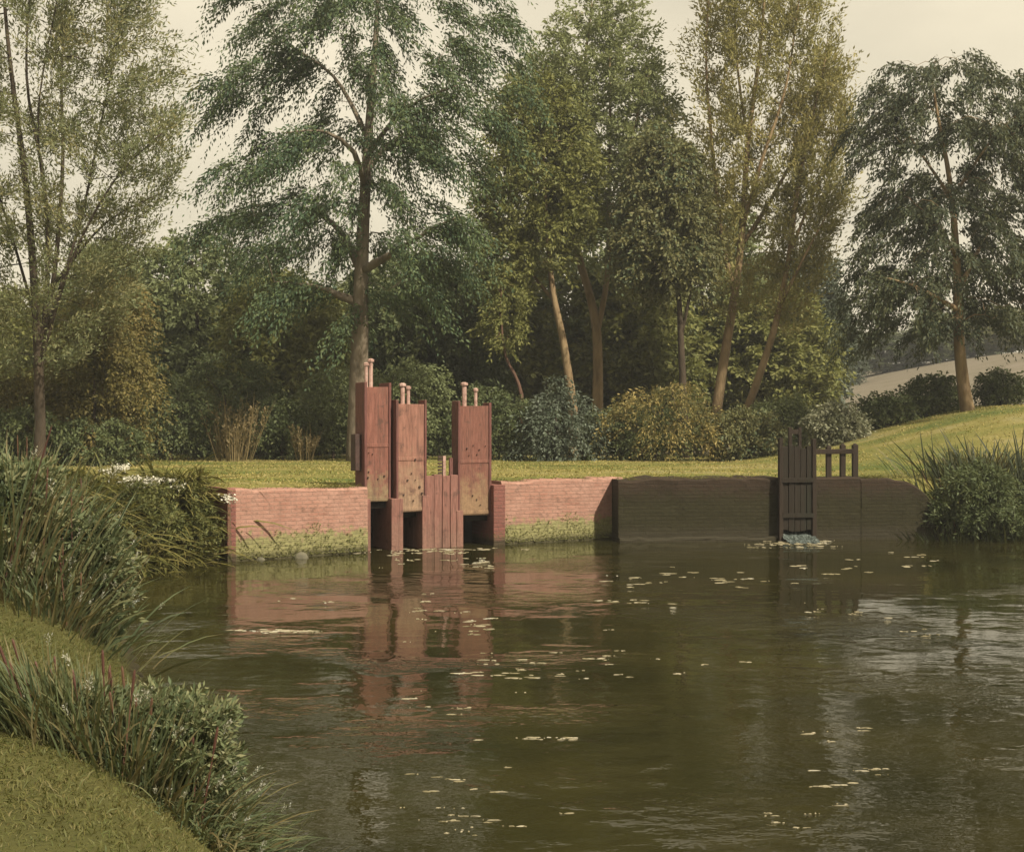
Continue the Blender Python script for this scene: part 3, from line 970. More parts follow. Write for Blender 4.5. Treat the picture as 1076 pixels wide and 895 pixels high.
# ---- the dark timber gate
(g0, gu, gz) = frame_at(818, 28.35, DK)
TG = thing('timber_gate', (g0[0], g0[1], 0), 'dark timber water gate of upright boards set in the shade-coloured wall', 'gate', rz=R(DK))
a, b = gu(818), gu(857)
nb = 5
step = (b - a - 0.16) / nb
for i in range(nb):
    x0 = a + 0.08 + step * i
    mb = MB(); mb.box(x0 + 0.002, x0 + step - 0.002, -0.03 + random.uniform(-.012, .012), 0.06, 0.22 + random.uniform(-.03, .02), gz(random.choice((466, 468, 471, 469)), x0), 0.008)
    mb.build('board', M['timber_dark'], TG, bevel=0.006)
for px, yt in ((820, 460), (855, 461)):
    uu = gu(px)
    mb = MB(); mb.box(uu - 0.045, uu + 0.045, -0.07, 0.10, -0.9, gz(yt, uu), 0.008, 0.012)
    mb.build('post', M['timber_brown'], TG, bevel=0.008)
lf = MB()
for px in (830.5, 840.5):
    uu = gu(px); lf.box(uu - 0.035, uu + 0.035, -0.02, 0.05, gz(485, uu), gz(449, uu), 0.006)
lf.build('lifting_frame', M['timber_brown'], TG, bevel=0.006)
mb = MB(); mb.box(gu(830.5) + 0.03, gu(840.5) - 0.03, -0.015, 0.045, gz(456, 0), gz(451, 0), 0.004)
mb.build('cross_bar', M['timber_brown'], TG)
for zz in (0.5, 1.25):
    mb = MB(); mb.box(a + 0.06, b - 0.06, -0.075, -0.045, zz, zz + 0.1, 0.004)
    mb.build('ledge', M['timber_dark'], TG)
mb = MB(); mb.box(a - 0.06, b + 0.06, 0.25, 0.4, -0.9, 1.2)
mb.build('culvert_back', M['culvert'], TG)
# lower boards and the railing beside it
a2, b2 = gu(857), gu(905)
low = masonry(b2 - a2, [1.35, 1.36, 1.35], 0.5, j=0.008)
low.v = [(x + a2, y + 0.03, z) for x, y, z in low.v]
low.build('sill_wall', M['brick_moss_shade'], TG)
for px, yt, wd in ((873, 468, 0.055), (888, 466, 0.055), (901, 466, 0.06)):
    uu = gu(px)
    mb = MB(); mb.box(uu - wd, uu + wd, 0.10, 0.20, 1.2, gz(yt + 1.5, uu), 0.006, 0.0)
    mb.tube([(uu, 0.15, gz(yt + 2, uu)), (uu, 0.15, gz(yt, uu))], [wd * 1.0, wd * 0.5], 8)
    mb.build('railing_post', M['timber_brown'], TG, bevel=0.008)
mb = MB(); mb.box(gu(857), gu(898), 0.055, 0.098, gz(477, a2), gz(472, a2), 0.008)
mb.build('top_rail', M['timber_brown'], TG, bevel=0.006)


# ---- loose stones along the foot of the left wall
def boulder(label, px, py, wpx, hpx, mat='stone'):
    Y = F * EYE / (py - HY); k = Y / F
    mb = MB()
    nr, ns = 5, 9
    sx, sz2 = wpx * k / 2, hpx * k
    c = at(px, py, Y)
    for i in range(nr):
        t = i / (nr - 1); rr = math.cos(t * 1.35)
        for j in range(ns):
            a_ = 2 * math.pi * j / ns
            q = 1 + random.uniform(-.16, .16)
            mb.v.append((c.x + sx * rr * q * math.cos(a_), c.y + sx * 0.7 * rr * q * math.sin(a_), -0.08 + (sz2 + 0.08) * math.sin(t * 1.5) * random.uniform(.93, 1.05)))
    for i in range(nr - 1):
        for j in range(ns):
            q = i * ns + j; q2 = i * ns + (j + 1) % ns
            mb.f.append((q, q2, q2 + ns, q + ns))
    mb.f.append(tuple((nr - 1) * ns + j for j in range(ns)))
    o = mb.build('stone', M[mat], None, shade=True)
    tag(o, label, 'stone', 'stones at the foot of the pink wall')


boulder('larger dark stone in the water below the left pink wall', 317, 586, 18, 6)
boulder('smaller dark stone nearer the sluice below the left pink wall', 342, 582, 11, 4)
boulder('dark stone by the end pier of the left pink wall', 274, 588, 12, 3)


# ---- white water, froth, and water glints shaped as flecks
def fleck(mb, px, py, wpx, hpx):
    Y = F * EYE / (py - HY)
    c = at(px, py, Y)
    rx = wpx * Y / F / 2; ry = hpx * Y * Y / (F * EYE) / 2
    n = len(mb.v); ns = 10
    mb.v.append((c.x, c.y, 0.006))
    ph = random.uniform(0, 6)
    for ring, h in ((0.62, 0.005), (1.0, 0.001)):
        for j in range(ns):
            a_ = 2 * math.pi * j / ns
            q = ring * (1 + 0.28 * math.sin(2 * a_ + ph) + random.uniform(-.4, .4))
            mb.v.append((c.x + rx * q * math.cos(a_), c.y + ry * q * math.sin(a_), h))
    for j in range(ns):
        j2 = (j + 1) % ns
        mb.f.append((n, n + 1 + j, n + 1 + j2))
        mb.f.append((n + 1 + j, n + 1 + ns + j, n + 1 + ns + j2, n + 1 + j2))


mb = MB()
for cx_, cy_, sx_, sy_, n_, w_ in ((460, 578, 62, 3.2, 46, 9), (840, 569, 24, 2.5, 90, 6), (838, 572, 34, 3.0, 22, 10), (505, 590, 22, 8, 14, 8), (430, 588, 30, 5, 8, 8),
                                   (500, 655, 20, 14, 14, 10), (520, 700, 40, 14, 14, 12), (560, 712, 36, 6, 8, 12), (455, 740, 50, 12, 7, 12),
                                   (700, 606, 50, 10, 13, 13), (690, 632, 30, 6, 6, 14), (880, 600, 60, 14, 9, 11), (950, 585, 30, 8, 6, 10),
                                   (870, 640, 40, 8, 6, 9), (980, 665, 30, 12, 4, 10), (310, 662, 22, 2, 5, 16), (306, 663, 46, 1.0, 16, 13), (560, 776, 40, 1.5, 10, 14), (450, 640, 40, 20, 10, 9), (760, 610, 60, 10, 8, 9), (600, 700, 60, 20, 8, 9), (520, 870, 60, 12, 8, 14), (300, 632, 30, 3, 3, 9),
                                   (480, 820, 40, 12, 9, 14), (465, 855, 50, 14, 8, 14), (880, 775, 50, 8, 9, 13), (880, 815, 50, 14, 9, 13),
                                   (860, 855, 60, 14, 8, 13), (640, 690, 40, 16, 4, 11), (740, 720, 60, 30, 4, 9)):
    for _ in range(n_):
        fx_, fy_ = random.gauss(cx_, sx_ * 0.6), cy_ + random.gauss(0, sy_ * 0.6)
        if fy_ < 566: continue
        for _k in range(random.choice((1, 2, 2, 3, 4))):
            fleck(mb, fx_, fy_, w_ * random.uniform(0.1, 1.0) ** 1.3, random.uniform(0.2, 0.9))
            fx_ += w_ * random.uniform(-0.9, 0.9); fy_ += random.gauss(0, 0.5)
o = mb.build('froth_and_glints', M['foam_glint'], None)
tag(o, 'scattered cream flecks on the dark water, froth by the gates and shaped glints', 'froth', kind='stuff')
# the spill under the timber gate: a short apron of broken water
mb = MB()
nu_, nv_ = 26, 14
for i in range(nv_):
    t = i / (nv_ - 1)
    for j in range(nu_):
        s = j / (nu_ - 1)
        uu = gu(821) + (gu(855) - gu(821)) * s
        v = 0.2 - (0.8 + 0.12 * math.sin(s * 19) + 0.08 * math.sin(s * 43)) * t
        x = g0[0] + uu * math.cos(R(DK)) - v * math.sin(R(DK)); y = g0[1] + uu * math.sin(R(DK)) + v * math.cos(R(DK))
        z = 0.17 * (1 - t) ** 1.4 + 0.008 + random.uniform(-.02, .025) * (1 - 0.4 * t)
        mb.v.append((x, y, z))
for i in range(nv_ - 1):
    for j in range(nu_ - 1):
        q = i * nu_ + j
        mb.f.append((q, q + nu_, q + nu_ + 1, q + 1))
M['spill'] = rough_mat('spill', [(0.03, 0.035, 0.028), (0.05, 0.062, 0.055), (0.11, 0.13, 0.12), (0.26, 0.28, 0.26)], 9, 0.9, 26, 0.2, (2.5, 1, 1))
o = mb.build('spill_water', M['spill'], None, shade=True)
tag(o, kind='structure')
# ------------------------------------------------------------------ trees
tree('tall_tree', 'tall dark blue-green tree with drooping tiers behind the red sluice', 'tree', 42,
     [[(376, 440), (378, 350), (381, 250), (388, 130), (396, 20), (398, -70)],
      [(374, 325), (355, 310), (330, 300, -1), (288, 296, -2)], [(381, 285), (420, 262, -1.2), (452, 242, -2.0), (480, 228, -2.5)],
      [(383, 200), (372, 160, -1), (340, 138, -2), (300, 140, -3)], [(383, 190), (410, 150, 1), (450, 130, 2)], [(384, 160), (425, 115, -2), (480, 90, -3)],
      [(380, 280), (350, 235, 1.5), (300, 215, 2.5), (250, 220, 2.5)], [(386, 140), (350, 80, 1), (290, 40, 1)]],
     [(250, -70), (520, -70), (533, 15), (556, 95), (548, 150), (505, 190), (498, 240), (478, 300), (425, 300), (400, 340), (350, 325), (310, 285), (225, 265), (203, 225), (245, 160), (215, 80), (222, 5)],
     135, M['leaf_cedar'], M['bark_grey'], 0.30, T=17, nl=40, tl=1.8, droop=0.8, spread=0.22, ls=0.135, lw=0.38, lift=0.15, hang=0.5, mind=0.95, shell=0.2, tiers=1.45, rise=0.2, outw=0.75, dmax=2.8)

tree('willow_tree', 'feathery grey-green many-stemmed tree at the left edge', 'tree', 36,
     [[(42, 430), (38, 330), (28, 200), (10, 60), (0, -60)], [(45, 400), (50, 290), (46, 190), (28, 80), (35, -60)], [(46, 390), (58, 280), (66, 170), (65, 60), (78, -60)],
      [(48, 380), (75, 275, -1), (120, 190, -1.5), (170, 140, -2)], [(50, 360), (85, 230, 1), (110, 110, 1.5), (130, 10, 2)], [(40, 360), (10, 240, 1), (-30, 120, 1)], [(60, 300), (110, 235), (165, 205)], [(55, 230), (40, 120, -1), (60, 0, -1)]],
     [(-90, -70), (125, -70), (160, 10), (178, 80), (190, 165), (150, 235), (148, 290), (110, 340), (60, 390), (-40, 390), (-90, 300)],
     330, M['leaf_willow'], M['bark_dark'], 0.13, T=10, nl=30, tl=1.5, droop=0.1, spread=0.26, ls=0.125, lw=0.3, lift=0.75, hang=-0.15, mind=0.5, shell=0.3, rise=0.05, outw=0.25, dmax=3.2)

tree('slender_tree', 'olive tree with one leaning trunk beside the red sluice', 'tree', 47,
     [[(602, 430), (592, 360), (580, 300), (573, 210), (570, 130)], [(577, 260), (550, 200), (530, 150)], [(582, 310), (545, 270, 1), (520, 230, 1)]],
     [(520, 110), (560, 75), (600, 95), (625, 180), (622, 240), (590, 275), (530, 320), (500, 290), (505, 210)],
     210, M['leaf_olive'], M['bark_warm'], 0.16, T=9, nl=22, tl=1.1, droop=0.25, spread=0.6, ls=0.16, lw=0.42, lift=0.3, hang=0.25, mind=0.55, rise=0.05)
tree('forked_tree', 'tall misty olive tree whose trunk forks into two', 'tree', 49,
     [[(628, 430), (627, 350), (617, 300), (606, 260), (604, 190), (612, 90), (622, 5)], [(626, 345), (638, 290), (640, 200), (641, 110), (640, 20)], [(606, 230), (590, 150, 1), (575, 80, 1)], [(640, 220), (665, 140, -1), (680, 70, -1)]],
     [(545, 80), (585, 30), (612, -22), (648, -22), (678, 35), (695, 90), (712, 130), (700, 205), (660, 235), (600, 240), (560, 215), (545, 160)],
     260, M['leaf_mist'], M['bark_warm'], 0.19, T=9, nl=22, tl=1.15, droop=0.12, spread=0.55, ls=0.16, lw=0.42, lift=0.55, hang=0.15, mind=0.55, rise=0.05)
tree('domed_tree', 'round-topped brownish tree between forked tree and pale poplars', 'tree', 46,
     [[(719, 440), (716, 370), (712, 290), (703, 230), (697, 170)], [(716, 350), (728, 290), (730, 220)], [(713, 310), (690, 280, -1), (672, 250, -1)]],
     [(655, 210), (672, 150), (700, 128), (728, 160), (744, 220), (748, 270), (735, 300), (680, 305), (650, 285), (645, 260)],
     190, M['leaf_brown'], M['bark_dark'], 0.15, T=9, nl=22, tl=1.0, droop=0.4, spread=0.6, ls=0.15, lw=0.45, lift=0.1, hang=0.35, mind=0.5, rise=0.1)
tree('poplar_tree', 'tall pale golden-olive tree with leaning stems right of centre', 'tree', 47,
     [[(752, 440), (762, 370), (772, 310), (780, 240), (786, 150), (800, 40), (806, -60)], [(772, 310), (757, 240), (748, 150), (742, 60), (748, -50)], [(780, 240), (800, 170, -1), (826, 90, -1), (842, -20, -1)], [(786, 150), (775, 70, 1), (770, -40, 1)], [(778, 260), (810, 210, 1), (850, 130, 1), (870, 40, 1)]],
     [(728, 60), (745, -70), (858, -70), (872, 20), (884, 70), (862, 130), (845, 210), (826, 280), (800, 320), (755, 330), (738, 260), (726, 160)],
     260, M['leaf_poplar'], M['bark_warm'], 0.17, T=8, nl=22, tl=1.5, droop=0.05, spread=0.24, ls=0.16, lw=0.32, lift=0.95, hang=-0.2, mind=0.5, shell=0.3, rise=0.02, outw=0.2, dmax=2.8)
tree('poplar_tree', 'slimmer pale tree leaning right, nearest the right-hand tree', 'tree', 46,
     [[(778, 450), (796, 400), (815, 340), (829, 270), (838, 200), (852, 130), (868, 60)], [(829, 270), (850, 215), (872, 160), (888, 110)], [(820, 320), (845, 270, -1), (872, 220, -1)]],
     [(838, 120), (865, 45), (885, 80), (892, 120), (882, 180), (890, 205), (868, 270), (852, 310), (840, 345), (812, 350), (815, 280)],
     130, M['leaf_poplar'], M['bark_warm'], 0.14, T=8, nl=20, tl=1.35, droop=0.05, spread=0.24, ls=0.15, lw=0.32, lift=0.85, hang=-0.2, mind=0.45, shell=0.3, rise=0.02, outw=0.25, dmax=1.8)
tree('spreading_tree', 'dark drooping tree standing alone on the right-hand slope', 'tree', 42,
     [[(1014, 415), (1008, 360), (1005, 270), (998, 190), (985, 120), (978, 75)], [(1005, 270), (985, 235, -1), (962, 215, -1.5)], [(1006, 300), (1040, 240, 1), (1070, 190, 1)], [(998, 200), (960, 150, 1), (940, 120, 1)], [(1000, 210), (1040, 150, -1), (1070, 120, -1)], [(1007, 330), (960, 300, -2), (920, 290, -2.5)]],
     [(885, 345), (888, 265), (922, 190), (892, 135), (925, 78), (985, 44), (1045, 66), (1110, 110), (1150, 200), (1150, 320), (1080, 345), (1030, 335), (985, 350), (935, 340), (905, 362)],
     250, M['leaf_elm'], M['bark_warm'], 0.18, T=12, nl=32, tl=1.15, droop=0.75, spread=0.38, ls=0.135, lw=0.38, lift=0.1, hang=0.6, mind=0.62, shell=0.3, rise=0.2, outw=0.65, dmax=3.2, base=(1018, 430))

# ---- the wood behind: three builds, each copied along the far edge of the lawn
WOOD = 'trees of the wood behind the lawn'


def wood_tree(px, Y, wpx, ytop, leaf, label, ytrunk=None, up=0.3):
    g = at(px, 480, Y); yb = HY + (EYE - gh(g.x, g.y)) / Y * F
    return tree('wood_tree', label, 'tree', Y, [[(px, yb - 40), (px + 4, yb - 100), (px - 3, ytop + 30)]],
                [(px - wpx * .30, ytop + 20), (px, ytop), (px + wpx * .28, ytop + 25), (px + wpx * .46, ytop + 90), (px + wpx * .5, yb - 80), (px + wpx * .36, yb - 12), (px - wpx * .36, yb - 12), (px - wpx * .5, yb - 80), (px - wpx * .45, ytop + 80)],
                210, M[leaf], M['bark_dark'], 0.17, group=WOOD, T=9, nl=20, tl=1.25, droop=0.25, spread=0.65, ls=0.21, lw=0.45, lift=up, hang=0.2, mind=0.6, rise=0.05, shell=0.7)


wa = wood_tree(205, 53, 150, 245, 'leaf_wood', 'grey-green wood tree with a pale ragged top left of the tall dark tree', up=0.6)
wb = wood_tree(300, 50, 150, 285, 'leaf_olive', 'dense olive wood tree directly left of the tall dark trunk')
wc = wood_tree(455, 51, 150, 270, 'leaf_dark', 'dark wood tree right of the tall dark trunk')


def wood_copy(src, px, Y, s, sz_, rz, label):
    g = at(px, 480, Y)
    copy_tree(src, (g.x, g.y, gh(g.x, g.y)), rz, (s, s, sz_), label)


wood_copy(wa, 115, 55, 1.1, 1.0, 2.0, 'grey-green wood tree behind the golden bush at the left')
wood_copy(wb, 20, 50, 1.1, 0.9, 1.1, 'olive wood tree behind the feathery tree at the left edge')
wood_copy(wb, 165, 58, 1.2, 1.05, 4.0, 'olive wood tree behind the dark bushes, left of the tan grasses')
wood_copy(wa, 270, 60, 1.15, 0.95, 5.0, 'pale grey-green tree filling the gap under the tall tree, left')
wood_copy(wc, 375, 56, 1.2, 0.95, 1.0, 'dark wood tree right behind the tall dark trunk')
wood_copy(wa, 420, 60, 1.2, 1.0, 3.0, 'pale wood tree under the right boughs of the tall tree')
wood_copy(wb, 520, 55, 1.2, 1.1, 0.6, 'olive wood tree between the tall tree and the leaning trunk')
wood_copy(wa, 590, 58, 1.3, 1.25, 2.6, 'pale wood tree behind the leaning trunk')
wood_copy(wb, 660, 56, 1.3, 1.2, 5.2, 'olive wood tree behind the forked tree')
wood_copy(wa, 735, 60, 1.35, 1.3, 0.3, 'pale wood tree behind the domed tree')
wood_copy(wb, 800, 58, 1.2, 0.95, 3.4, 'olive wood tree behind the leaning pale stems')
# bluish trees further off, right of the poplars; haze put into leaf colour
wd = wood_tree(852, 66, 80, 255, 'leaf_blue', 'bluish far tree in the gap left of the spreading tree')
wood_copy(wd, 822, 76, 1.3, 1.0, 2.0, 'bluish far tree behind the slim leaning pale tree')
wood_copy(wd, 880, 118, 1.3, 0.62, 4.0, 'low bluish tree at the top of the far field, left of the spreading tree')
wood_copy(wa, 985, 128, 1.3, 0.55, 1.4, 'far low tree on the field edge behind the spreading tree')
wood_copy(wb, 1062, 124, 1.4, 0.6, 2.4, 'far olive tree on the field edge at the right margin')
wood_copy(wc, 1022, 132, 1.5, 0.66, 0.4, 'dark far tree on the field edge behind the spreading trunk')
wood_copy(wc, 930, 130, 1.5, 0.55, 3.1, 'dark far tree on the field edge left of the spreading trunk')

# a thin leaning stem right of the sluice
tree('sapling', 'thin reddish sapling leaning left behind the dark bushes', 'tree', 45.5,
     [[(548, 415), (540, 392), (531, 374), (526, 330), (528, 290)]], [(505, 345), (525, 270), (550, 290), (552, 350), (530, 372)], 34, M['leaf_olive'], M['bark_red'], 0.07,
     T=7, nl=16, tl=0.7, ls=0.13, mind=0.4, dmax=1.2)

# ------------------------------------------------------------------ shrubs along the edge of the lawn
SH = 'shrubs along the edge of the wood'
bush('golden-green bush with arching sprays at the foot of the left tree', 39, (45, 152, 320, 475), 'leaf_goldgreen', 85, droop=0.9, tl=1.4, T=7, spread=0.35, lift=0.4, outw=0.8, nl=36, group=SH, base_x=100)
bush('upper golden spray bush between the left tree and the wood', 41, (75, 150, 280, 380), 'leaf_goldgreen', 36, droop=0.8, tl=1.5, outw=0.8, nl=36, T=6, spread=0.35, lift=0.5, group=SH, base_x=105)
bush('golden-green bush cut by the left edge of the picture', 39.5, (-50, 60, 370, 470), 'leaf_goldgreen', 55, droop=0.9, tl=1.3, T=7, nl=32, spread=0.35, lift=0.4, outw=0.8, group=SH)
bush('dark bush low under the feathery left tree', 37.5, (-40, 60, 425, 492), 'leaf_dark', 60, group=SH)
bush('dark bush under the golden-green bush', 38, (45, 150, 440, 490), 'leaf_dark', 66, group=SH)
bush('dark bush left of the tall tan grasses', 43, (125, 235, 395, 484), 'leaf_dark', 90, group=SH)
bush('near-black bush half hidden behind the tan grasses', 46, (175, 300, 370, 484), 'leaf_dark', 100, group=SH)
bush('dark bush between the two clumps of tan grass', 44, (262, 330, 410, 484), 'leaf_dark', 55, group=SH)
bush('olive bush left of the tallest sluice panel', 45, (315, 385, 380, 484), 'leaf_wood', 70, group=SH)
bush('olive-green bush behind the sluice panels', 45, (370, 470, 370, 484), 'leaf_wood', 90, group=SH)
bush('dark bush right of the sluice panels', 44, (468, 580, 405, 485), 'leaf_dark', 95, group=SH)
bush('blue-grey bush with pale drooping fronds', 42.5, (545, 630, 400, 484), 'leaf_blue', 44, droop=0.9, tl=1.25, outw=0.85, nl=40, T=5, spread=0.32, lift=0.4, hang=0.2, group=SH)
bush('dark bush beneath the golden ferny bush', 43.5, (600, 745, 425, 484), 'leaf_dark', 110, group=SH)
bush('golden ferny bush with bright arching fronds', 42.8, (628, 748, 396, 462), 'leaf_gold', 42, droop=0.75, tl=1.5, outw=0.9, nl=46, T=5, spread=0.3, lift=0.5, hang=0.1, lw=0.35, group=SH)
bush('brownish bush between the poplar stems', 43, (735, 822, 425, 482), 'leaf_brown', 80, group=SH)
bush('olive bush behind the timber gate', 44, (790, 862, 415, 478), 'leaf_wood', 70, group=SH)
bush('pale blossoming bush behind the timber railing', 41.5, (848, 912, 425, 468), 'leaf_pale', 55, group=SH)
bush('dark hedge bush on the slope left of the spreading tree', 43, (902, 962, 412, 456), 'leaf_dark', 60, group=SH)
bush('taller dark hedge bush beside the spreading trunk', 43.5, (945, 1012, 396, 444), 'leaf_dark', 65, group=SH)
bush('dark hedge bush right of the spreading trunk', 45, (1024, 1078, 388, 432), 'leaf_dark', 50, group=SH)


# ---- upright tan grasses
def tall_grass(label, px, Y, h, spread, n, leaf, name='tall_grass', cat='grass', group=None, plume=None, w=0.03):
    g = at(px, 480, Y)
    z = gh(g.x, g.y)
    root = thing(name, (g.x, g.y, z), label, cat, group)
    a = RNG.uniform(0, 6.283, n); r = spread * 0.35 * np.sqrt(RNG.random(n))
    P = np.stack([g.x + r * np.cos(a), g.y + r * np.sin(a), np.full(n, z - 0.03)], -1)
    D = np.stack([np.cos(a) * spread / h * 0.5 * RNG.random(n), np.sin(a) * 0.4 * RNG.random(n), np.ones(n)], -1)
    L = h * RNG.uniform(0.3, 1.05, n)
    link('blades', ribbon_mesh('blades', P, D, L, np.full(n, w), RNG.uniform(0.02, 0.2, n), 4), M[leaf], root)
    k = n // 2
    tip = P[:k] + unit(D[:k]) * (L[:k] * 0.62)[:, None]
    lp, ld, LL, W, _ = spray_leaves(tip, unit(D[:k]), 2, 18, h * 0.33, 0.03, 0.15, 0.10, 0.4, 0.5, -0.1, 0.1)
    link('seed_heads', leaf_mesh('seed_heads', lp, ld, LL, W), M[plume or leaf], root)
    return root


tall_grass('tall tan feathery grass clump against the dark bushes', 247, 42.6, 2.4, 1.7, 80, 'leaf_tan', group='tan grasses')
tall_grass('short thin tan grass clump left of the sluice', 320, 43, 1.5, 0.8, 34, 'leaf_tan', group='tan grasses')


# ------------------------------------------------------------------ reeds, tussocks and grass
def reed_clump(label, X, Yc, h, sx, sy, n, mat, lean=(0.3, 0.0), bend=(0.1, 0.55), w=0.016, stalks=0, plumes=0, group='reed clumps on the bank', fan=0.5, name='reed_clump', cat='reeds'):
    z0 = gh(X, Yc)
    root = thing(name, (X, Yc, max(z0, 0)), label, cat, group)
    q = RNG.normal(size=(n, 2)) * 0.5
    P = np.stack([X + q[:, 0] * sx, Yc + q[:, 1] * sy, np.zeros(n)], -1)
    P[:, 2] = ground_h(P[:, 0], P[:, 1]) - 0.03
    D = np.stack([lean[0] + q[:, 0] * fan + RNG.normal(0, 0.12, n), lean[1] + q[:, 1] * fan * 0.6 + RNG.normal(0, 0.12, n), np.ones(n)], -1)
    L = h * RNG.uniform(0.45, 1.1, n)
    b = RNG.uniform(*bend, n)
    link('blades', ribbon_mesh('blades', P, D, L, w * 1.35 * RNG.uniform(0.5, 1.5, n), b, 5), M[mat], root)['kind'] = 'stuff'
    if stalks:
        mb = MB()
        for i in range(stalks):
            p = Vector(P[i]); d = Vector(unit(D[i] * np.array([0.5, 0.5, 1]) + np.array([random.gauss(-.12, .08), 0, 0]))); l = h * random.uniform(0.75, 1.1)
            mb.tube([p, p + d * l * 0.5, p + d * l], [0.007, 0.006, 0.004], 4)
            mb.tube([p + d * l * 0.78, p + d * l * 0.82, p + d * l * 0.97, p + d * l], [0.004, 0.0085, 0.008, 0.003], 6)
        mb.build('seed_stalks', M['reed_stalk'], root, True)['kind'] = 'stuff'
    if plumes:
        i = np.arange(plumes)
        Dn = unit(D[i]); tip = P[i] + Dn * (L[i] * 0.95)[:, None]
        lp, ld, LL, W, _ = spray_leaves(tip, Dn, 3, 12, 0.15 * h, 0.25, 0.3, 0.022 * h ** 0.5, 0.35, 0.3, 0.0, 0.1)
        link('plumes', leaf_mesh('plumes', lp, ld, LL, W), M['plume'], root)['kind'] = 'stuff'
    return root


# upper left bank (tall), lower left bank (near), right bank (shade put into the reed colour)
reed_clump('tall reed clump at the left edge of the picture, farthest left', -5.2, 12.6, 1.7, 0.7, 0.9, 380, 'reed', (-0.05, 0), (0.02, 0.25), 0.017, 12, 6)
reed_clump('tall reed clump beside the water at mid left', -4.75, 12.9, 1.6, 0.6, 0.9, 380, 'reed', (0.0, 0), (0.02, 0.3), 0.017, 10, 10)
reed_clump('reed clump leaning over the water with pale drooping tips', -4.45, 13.2, 1.0, 0.5, 0.8, 340, 'reed', (0.12, -0.05), (0.1, 0.5), 0.016, 4, 40)
reed_clump('reed clump leaning out at the water line below the tall reeds', -4.2, 12.5, 0.65, 0.4, 0.7, 420, 'reed', (0.12, -0.05), (0.1, 0.6), 0.014, 2, 16)
reed_clump('reed clump behind the tall ones, near the tussocks', -6.9, 19.0, 1.3, 0.7, 1.2, 460, 'reed', (0.1, 0), (0.1, 0.5), 0.022, 4)
reed_clump('near reed clump with dark stalks low on the left bank', -2.5, 7.25, 0.6, 0.42, 0.35, 620, 'reed', (-0.15, 0), (0.05, 0.35), 0.009, 9, 4)
reed_clump('near reed clump with red-brown stalks in the middle of the lower bank', -2.18, 7.3, 0.64, 0.4, 0.35, 680, 'reed', (-0.05, 0), (0.05, 0.4), 0.009, 8, 6)
reed_clump('near reed clump with bluish plumes beside the dark water', -1.9, 7.3, 0.6, 0.38, 0.35, 680, 'reed', (0.1, 0), (0.1, 0.5), 0.009, 5, 16)
reed_clump('near reed clump arching over the water with pale tips', -1.68, 7.35, 0.5, 0.34, 0.35, 640, 'reed', (0.25, 0), (0.2, 0.8), 0.008, 1, 26)
reed_clump('lowest reed clump spilling towards the bottom of the picture', -1.5, 7.0, 0.34, 0.34, 0.35, 560, 'reed', (0.25, -0.1), (0.3, 0.9), 0.008, 0, 16)
reed_clump('shade-coloured reed clump at the end of the dark wall', 9.5, 28.9, 1.4, 0.7, 0.7, 600, 'reed_shade', (0.0, 0), (0.03, 0.3), 0.034, 5)
reed_clump('shade-coloured reed clump on the right bank, middle one', 10.3, 29.1, 1.6, 0.9, 0.8, 700, 'reed_shade', (0.0, 0), (0.03, 0.3), 0.034, 6)
reed_clump('shade-coloured reed clump at the right margin', 11.3, 29.1, 1.7, 0.9, 0.8, 700, 'reed_shade', (0.0, 0), (0.03, 0.3), 0.034, 5)
reed_clump('lighter reed clump on the slope behind the right bank', 10.9, 30.6, 1.0, 1.6, 0.8, 500, 'reed', (0.0, 0), (0.1, 0.5), 0.024, 0)

SB = 'leafy shrubs among the near reeds'
kw = dict(name='leafy_shrub', cat='shrub', group=SB, T=7, nl=20, lw=0.3, lift=0.7, hang=-0.1, spread=0.45, droop=0.25, outw=0.3, mind=0.09)
bush('grey-green leafy shrub at the left edge among tall reeds', 12.9, (-40, 70, 490, 660), 'leaf_bank', 100, tl=0.45, ls=0.085, dmax=0.5, **kw)
bush('leafy shrub overhanging the water below the white flowers', 13.2, (45, 136, 545, 695), 'leaf_bank', 85, tl=0.42, ls=0.085, dmax=0.5, **kw)
bush('small leafy shrub between dark stalks on the lower bank', 7.35, (18, 130, 725, 820), 'leaf_bank', 75, tl=0.24, ls=0.05, dmax=0.3, **kw)
bush('pale-tipped leafy shrub lowest on the bank beside the water', 7.45, (118, 242, 728, 865), 'leaf_bank', 100, tl=0.26, ls=0.05, dmax=0.35, **kw)

kw.update(mind=0.12, lift=0.3, droop=0.6, outw=0.6, spread=0.5)
bush('rounded light green shrub against the left end of the pink wall', 24.1, (138, 224, 504, 580), 'leaf_green', 85, tl=0.55, ls=0.085, dmax=0.7, **kw)
bush('light green shrub left of the one touching the pink wall', 23.4, (102, 180, 510, 588), 'leaf_green', 75, tl=0.55, ls=0.085, dmax=0.7, **kw)
bush('dark leafy shrub among the shade-coloured reeds on the right bank', 28.8, (982, 1085, 488, 562), 'leaf_dark', 90, tl=0.5, ls=0.1, dmax=0.8, **kw)

for lab, X, Yc, h, sx in (('arching grass tussock against the end of the pink wall', -6.15, 24.5, 0.85, 0.45), ('arching grass tussock overhanging the water left of the wall', -6.4, 23.9, 1.1, 0.7),
                          ('arching grass tussock in the middle of the left bank', -6.95, 23.2, 1.2, 1.0), ('leafy tussock below the white blossom', -7.5, 22.6, 1.25, 1.0), ('low tussock at the water line beneath the bank', -6.75, 22.4, 0.8, 0.9)):
    reed_clump(lab, X, Yc, h, sx, 0.8, 1000, 'tussock', (0.0, -0.45), (0.4, 1.1), 0.03, group='grass tussocks on the left bank', fan=0.55, name='grass_tussock', cat='grass')


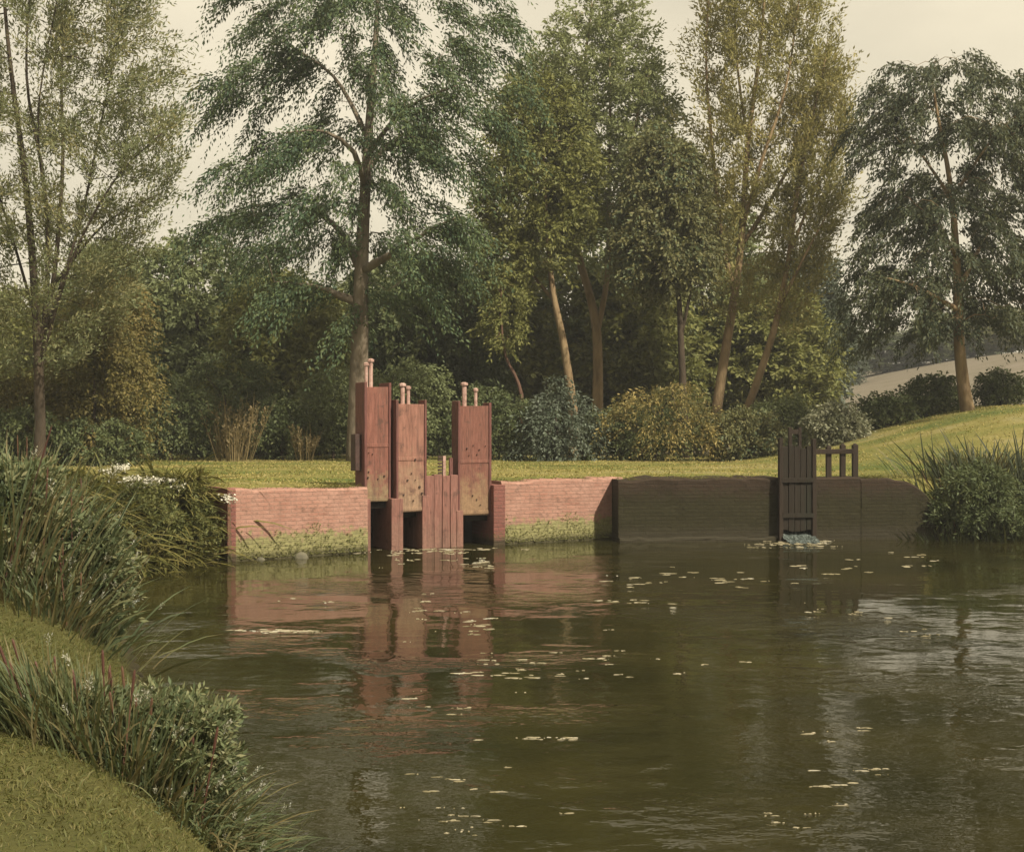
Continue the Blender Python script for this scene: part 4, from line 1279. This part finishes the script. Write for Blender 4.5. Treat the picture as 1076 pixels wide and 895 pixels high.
def blossom(label, px, py, Y, wpx, n):
    c = at(px, py, Y); z = gh(c.x, c.y)
    root = thing('white_flower', (c.x, c.y, z), label, 'flowers', 'white blossoms on the left bank')
    mb = MB(); P = []
    for i in range(n):
        x = c.x + random.gauss(0, wpx * Y / F * 0.3); y = c.y + random.gauss(0, 0.2); h = c.z + random.gauss(0, 0.05)
        zz = gh(x, y)
        mb.tube([(x, y, zz - 0.02), (x + 0.02, y, (zz + h) / 2), (x, y, h)], [0.006, 0.005, 0.004], 4)
        P.append((x, y, h))
    mb.build('stems', M['reed'], root, True)['kind'] = 'stuff'
    P = np.repeat(np.array(P), 36, 0); k = len(P)
    P = P + RNG.normal(size=(k, 3)) * [0.07, 0.07, 0.025]
    D = RNG.normal(size=(k, 3)) * [1, 1, 0.5]; L = RNG.uniform(0.03, 0.055, k)
    link('petals', leaf_mesh('petals', P, D, L, L * 0.8), M['blossom'], root)['kind'] = 'stuff'


blossom('cluster of white flowers on the far left bank above the tussocks', 122, 494, 24.6, 22, 12)
blossom('row of white flowers just right of the larger white cluster', 142, 505, 23.6, 26, 10)
blossom('small white flower tuft between tussocks and pink wall', 183, 505, 24.2, 12, 4)
blossom('tiny white flower tuft touching the pink wall end', 240, 524, 24.0, 6, 3)


def grass_field(name, label, X0, X1, Y0, Y1, dens, h, w, mat, K=2, keep=None):
    n = int((X1 - X0) * (Y1 - Y0) * dens)
    X = RNG.uniform(X0, X1, n); Y = RNG.uniform(Y0, Y1, n)
    z = ground_h(X, Y)
    ok = (z > 0.12) & (np.abs(X) < (0.42 * Y + 1.0 if K == 2 and w > 0.01 else 0.5 * Y + 1.6))
    if keep is not None: ok &= keep(X, Y)
    X, Y, z = X[ok], Y[ok], z[ok]; n = len(X)
    P = np.stack([X, Y, z - 0.01], -1)
    D = np.stack([RNG.normal(0, 0.45, n), RNG.normal(0, 0.45, n), np.ones(n)], -1)
    tuft = 0.6 + 0.8 * (0.5 + 0.5 * np.sin(X * 1.9 + 2 * np.sin(Y * 1.1)) * np.sin(Y * 2.3))
    L = h * RNG.uniform(0.5, 1.3, n) * tuft
    o = link(name, ribbon_mesh(name, P, D, L, w * RNG.uniform(0.7, 1.3, n), RNG.uniform(0.1, 0.8, n), K), M[mat])
    tag(o, label, 'grass', kind='stuff')


def behind_walls(X, Y):
    # beyond the line of the walls
    line = np.where(X < -3.0, 24.75 + (X + 5.05) * 0.754, np.where(X < 0, 28.7, np.where(X < 2.3, 28.3 + X * 0.58, 29.6)))
    line = np.where(X < -5.0, 24.9, line)
    return Y > line


grass_field('lawn_grass', 'short yellow-green lawn grass behind the walls', -15, 21, 24.8, 47, 80, 0.06, 0.03, 'lawn_grass', 2, behind_walls)
grass_field('bank_grass', 'short grass on the near left bank', -5.5, 0.5, 4.8, 15, 2700, 0.05, 0.0055, 'bank_grass', 2)

# ------------------------------------------------------------------ the far wood and the air
n = 58000
fx = RNG.uniform(-48, 13, n); fy = 80 + RNG.uniform(-4, 6, n)
top = 6.0 + 2.0 * np.sin(fx * 0.35) + 1.3 * np.sin(fx * 0.93 + 1) + 0.7 * np.sin(fx * 2.1)
fz = ground_h(fx, fy) + np.maximum(top, 2.5)  * RNG.random(n) ** 0.8
lv = RNG.normal(size=(n, 3)) + [0, 0, -0.2]
ls_ = RNG.uniform(0.25, 0.5, n)
o = link('far_wood', leaf_mesh('far_wood', np.stack([fx, fy, fz], -1), lv, ls_, ls_ * 0.5), M['leaf_wood'])
tag(o, 'far wood closing the view behind the trees', 'wood', kind='stuff')

m, nt, out = new_mat('haze')
v = N(nt, 'ShaderNodeVolumePrincipled')
v.inputs['Color'].default_value = (0.90, 0.93, 0.96, 1)
v.inputs['Density'].default_value = 0.0009
v.inputs['Anisotropy'].default_value = 0.3
nt.links.new(v.outputs[0], out.inputs['Volume'])
mb = MB(); mb.box(-700, 700, -350, 1300, -3, 24)
tag(mb.build('haze', m, None), 'thin pale mist hanging over water and wood', 'haze', kind='stuff')
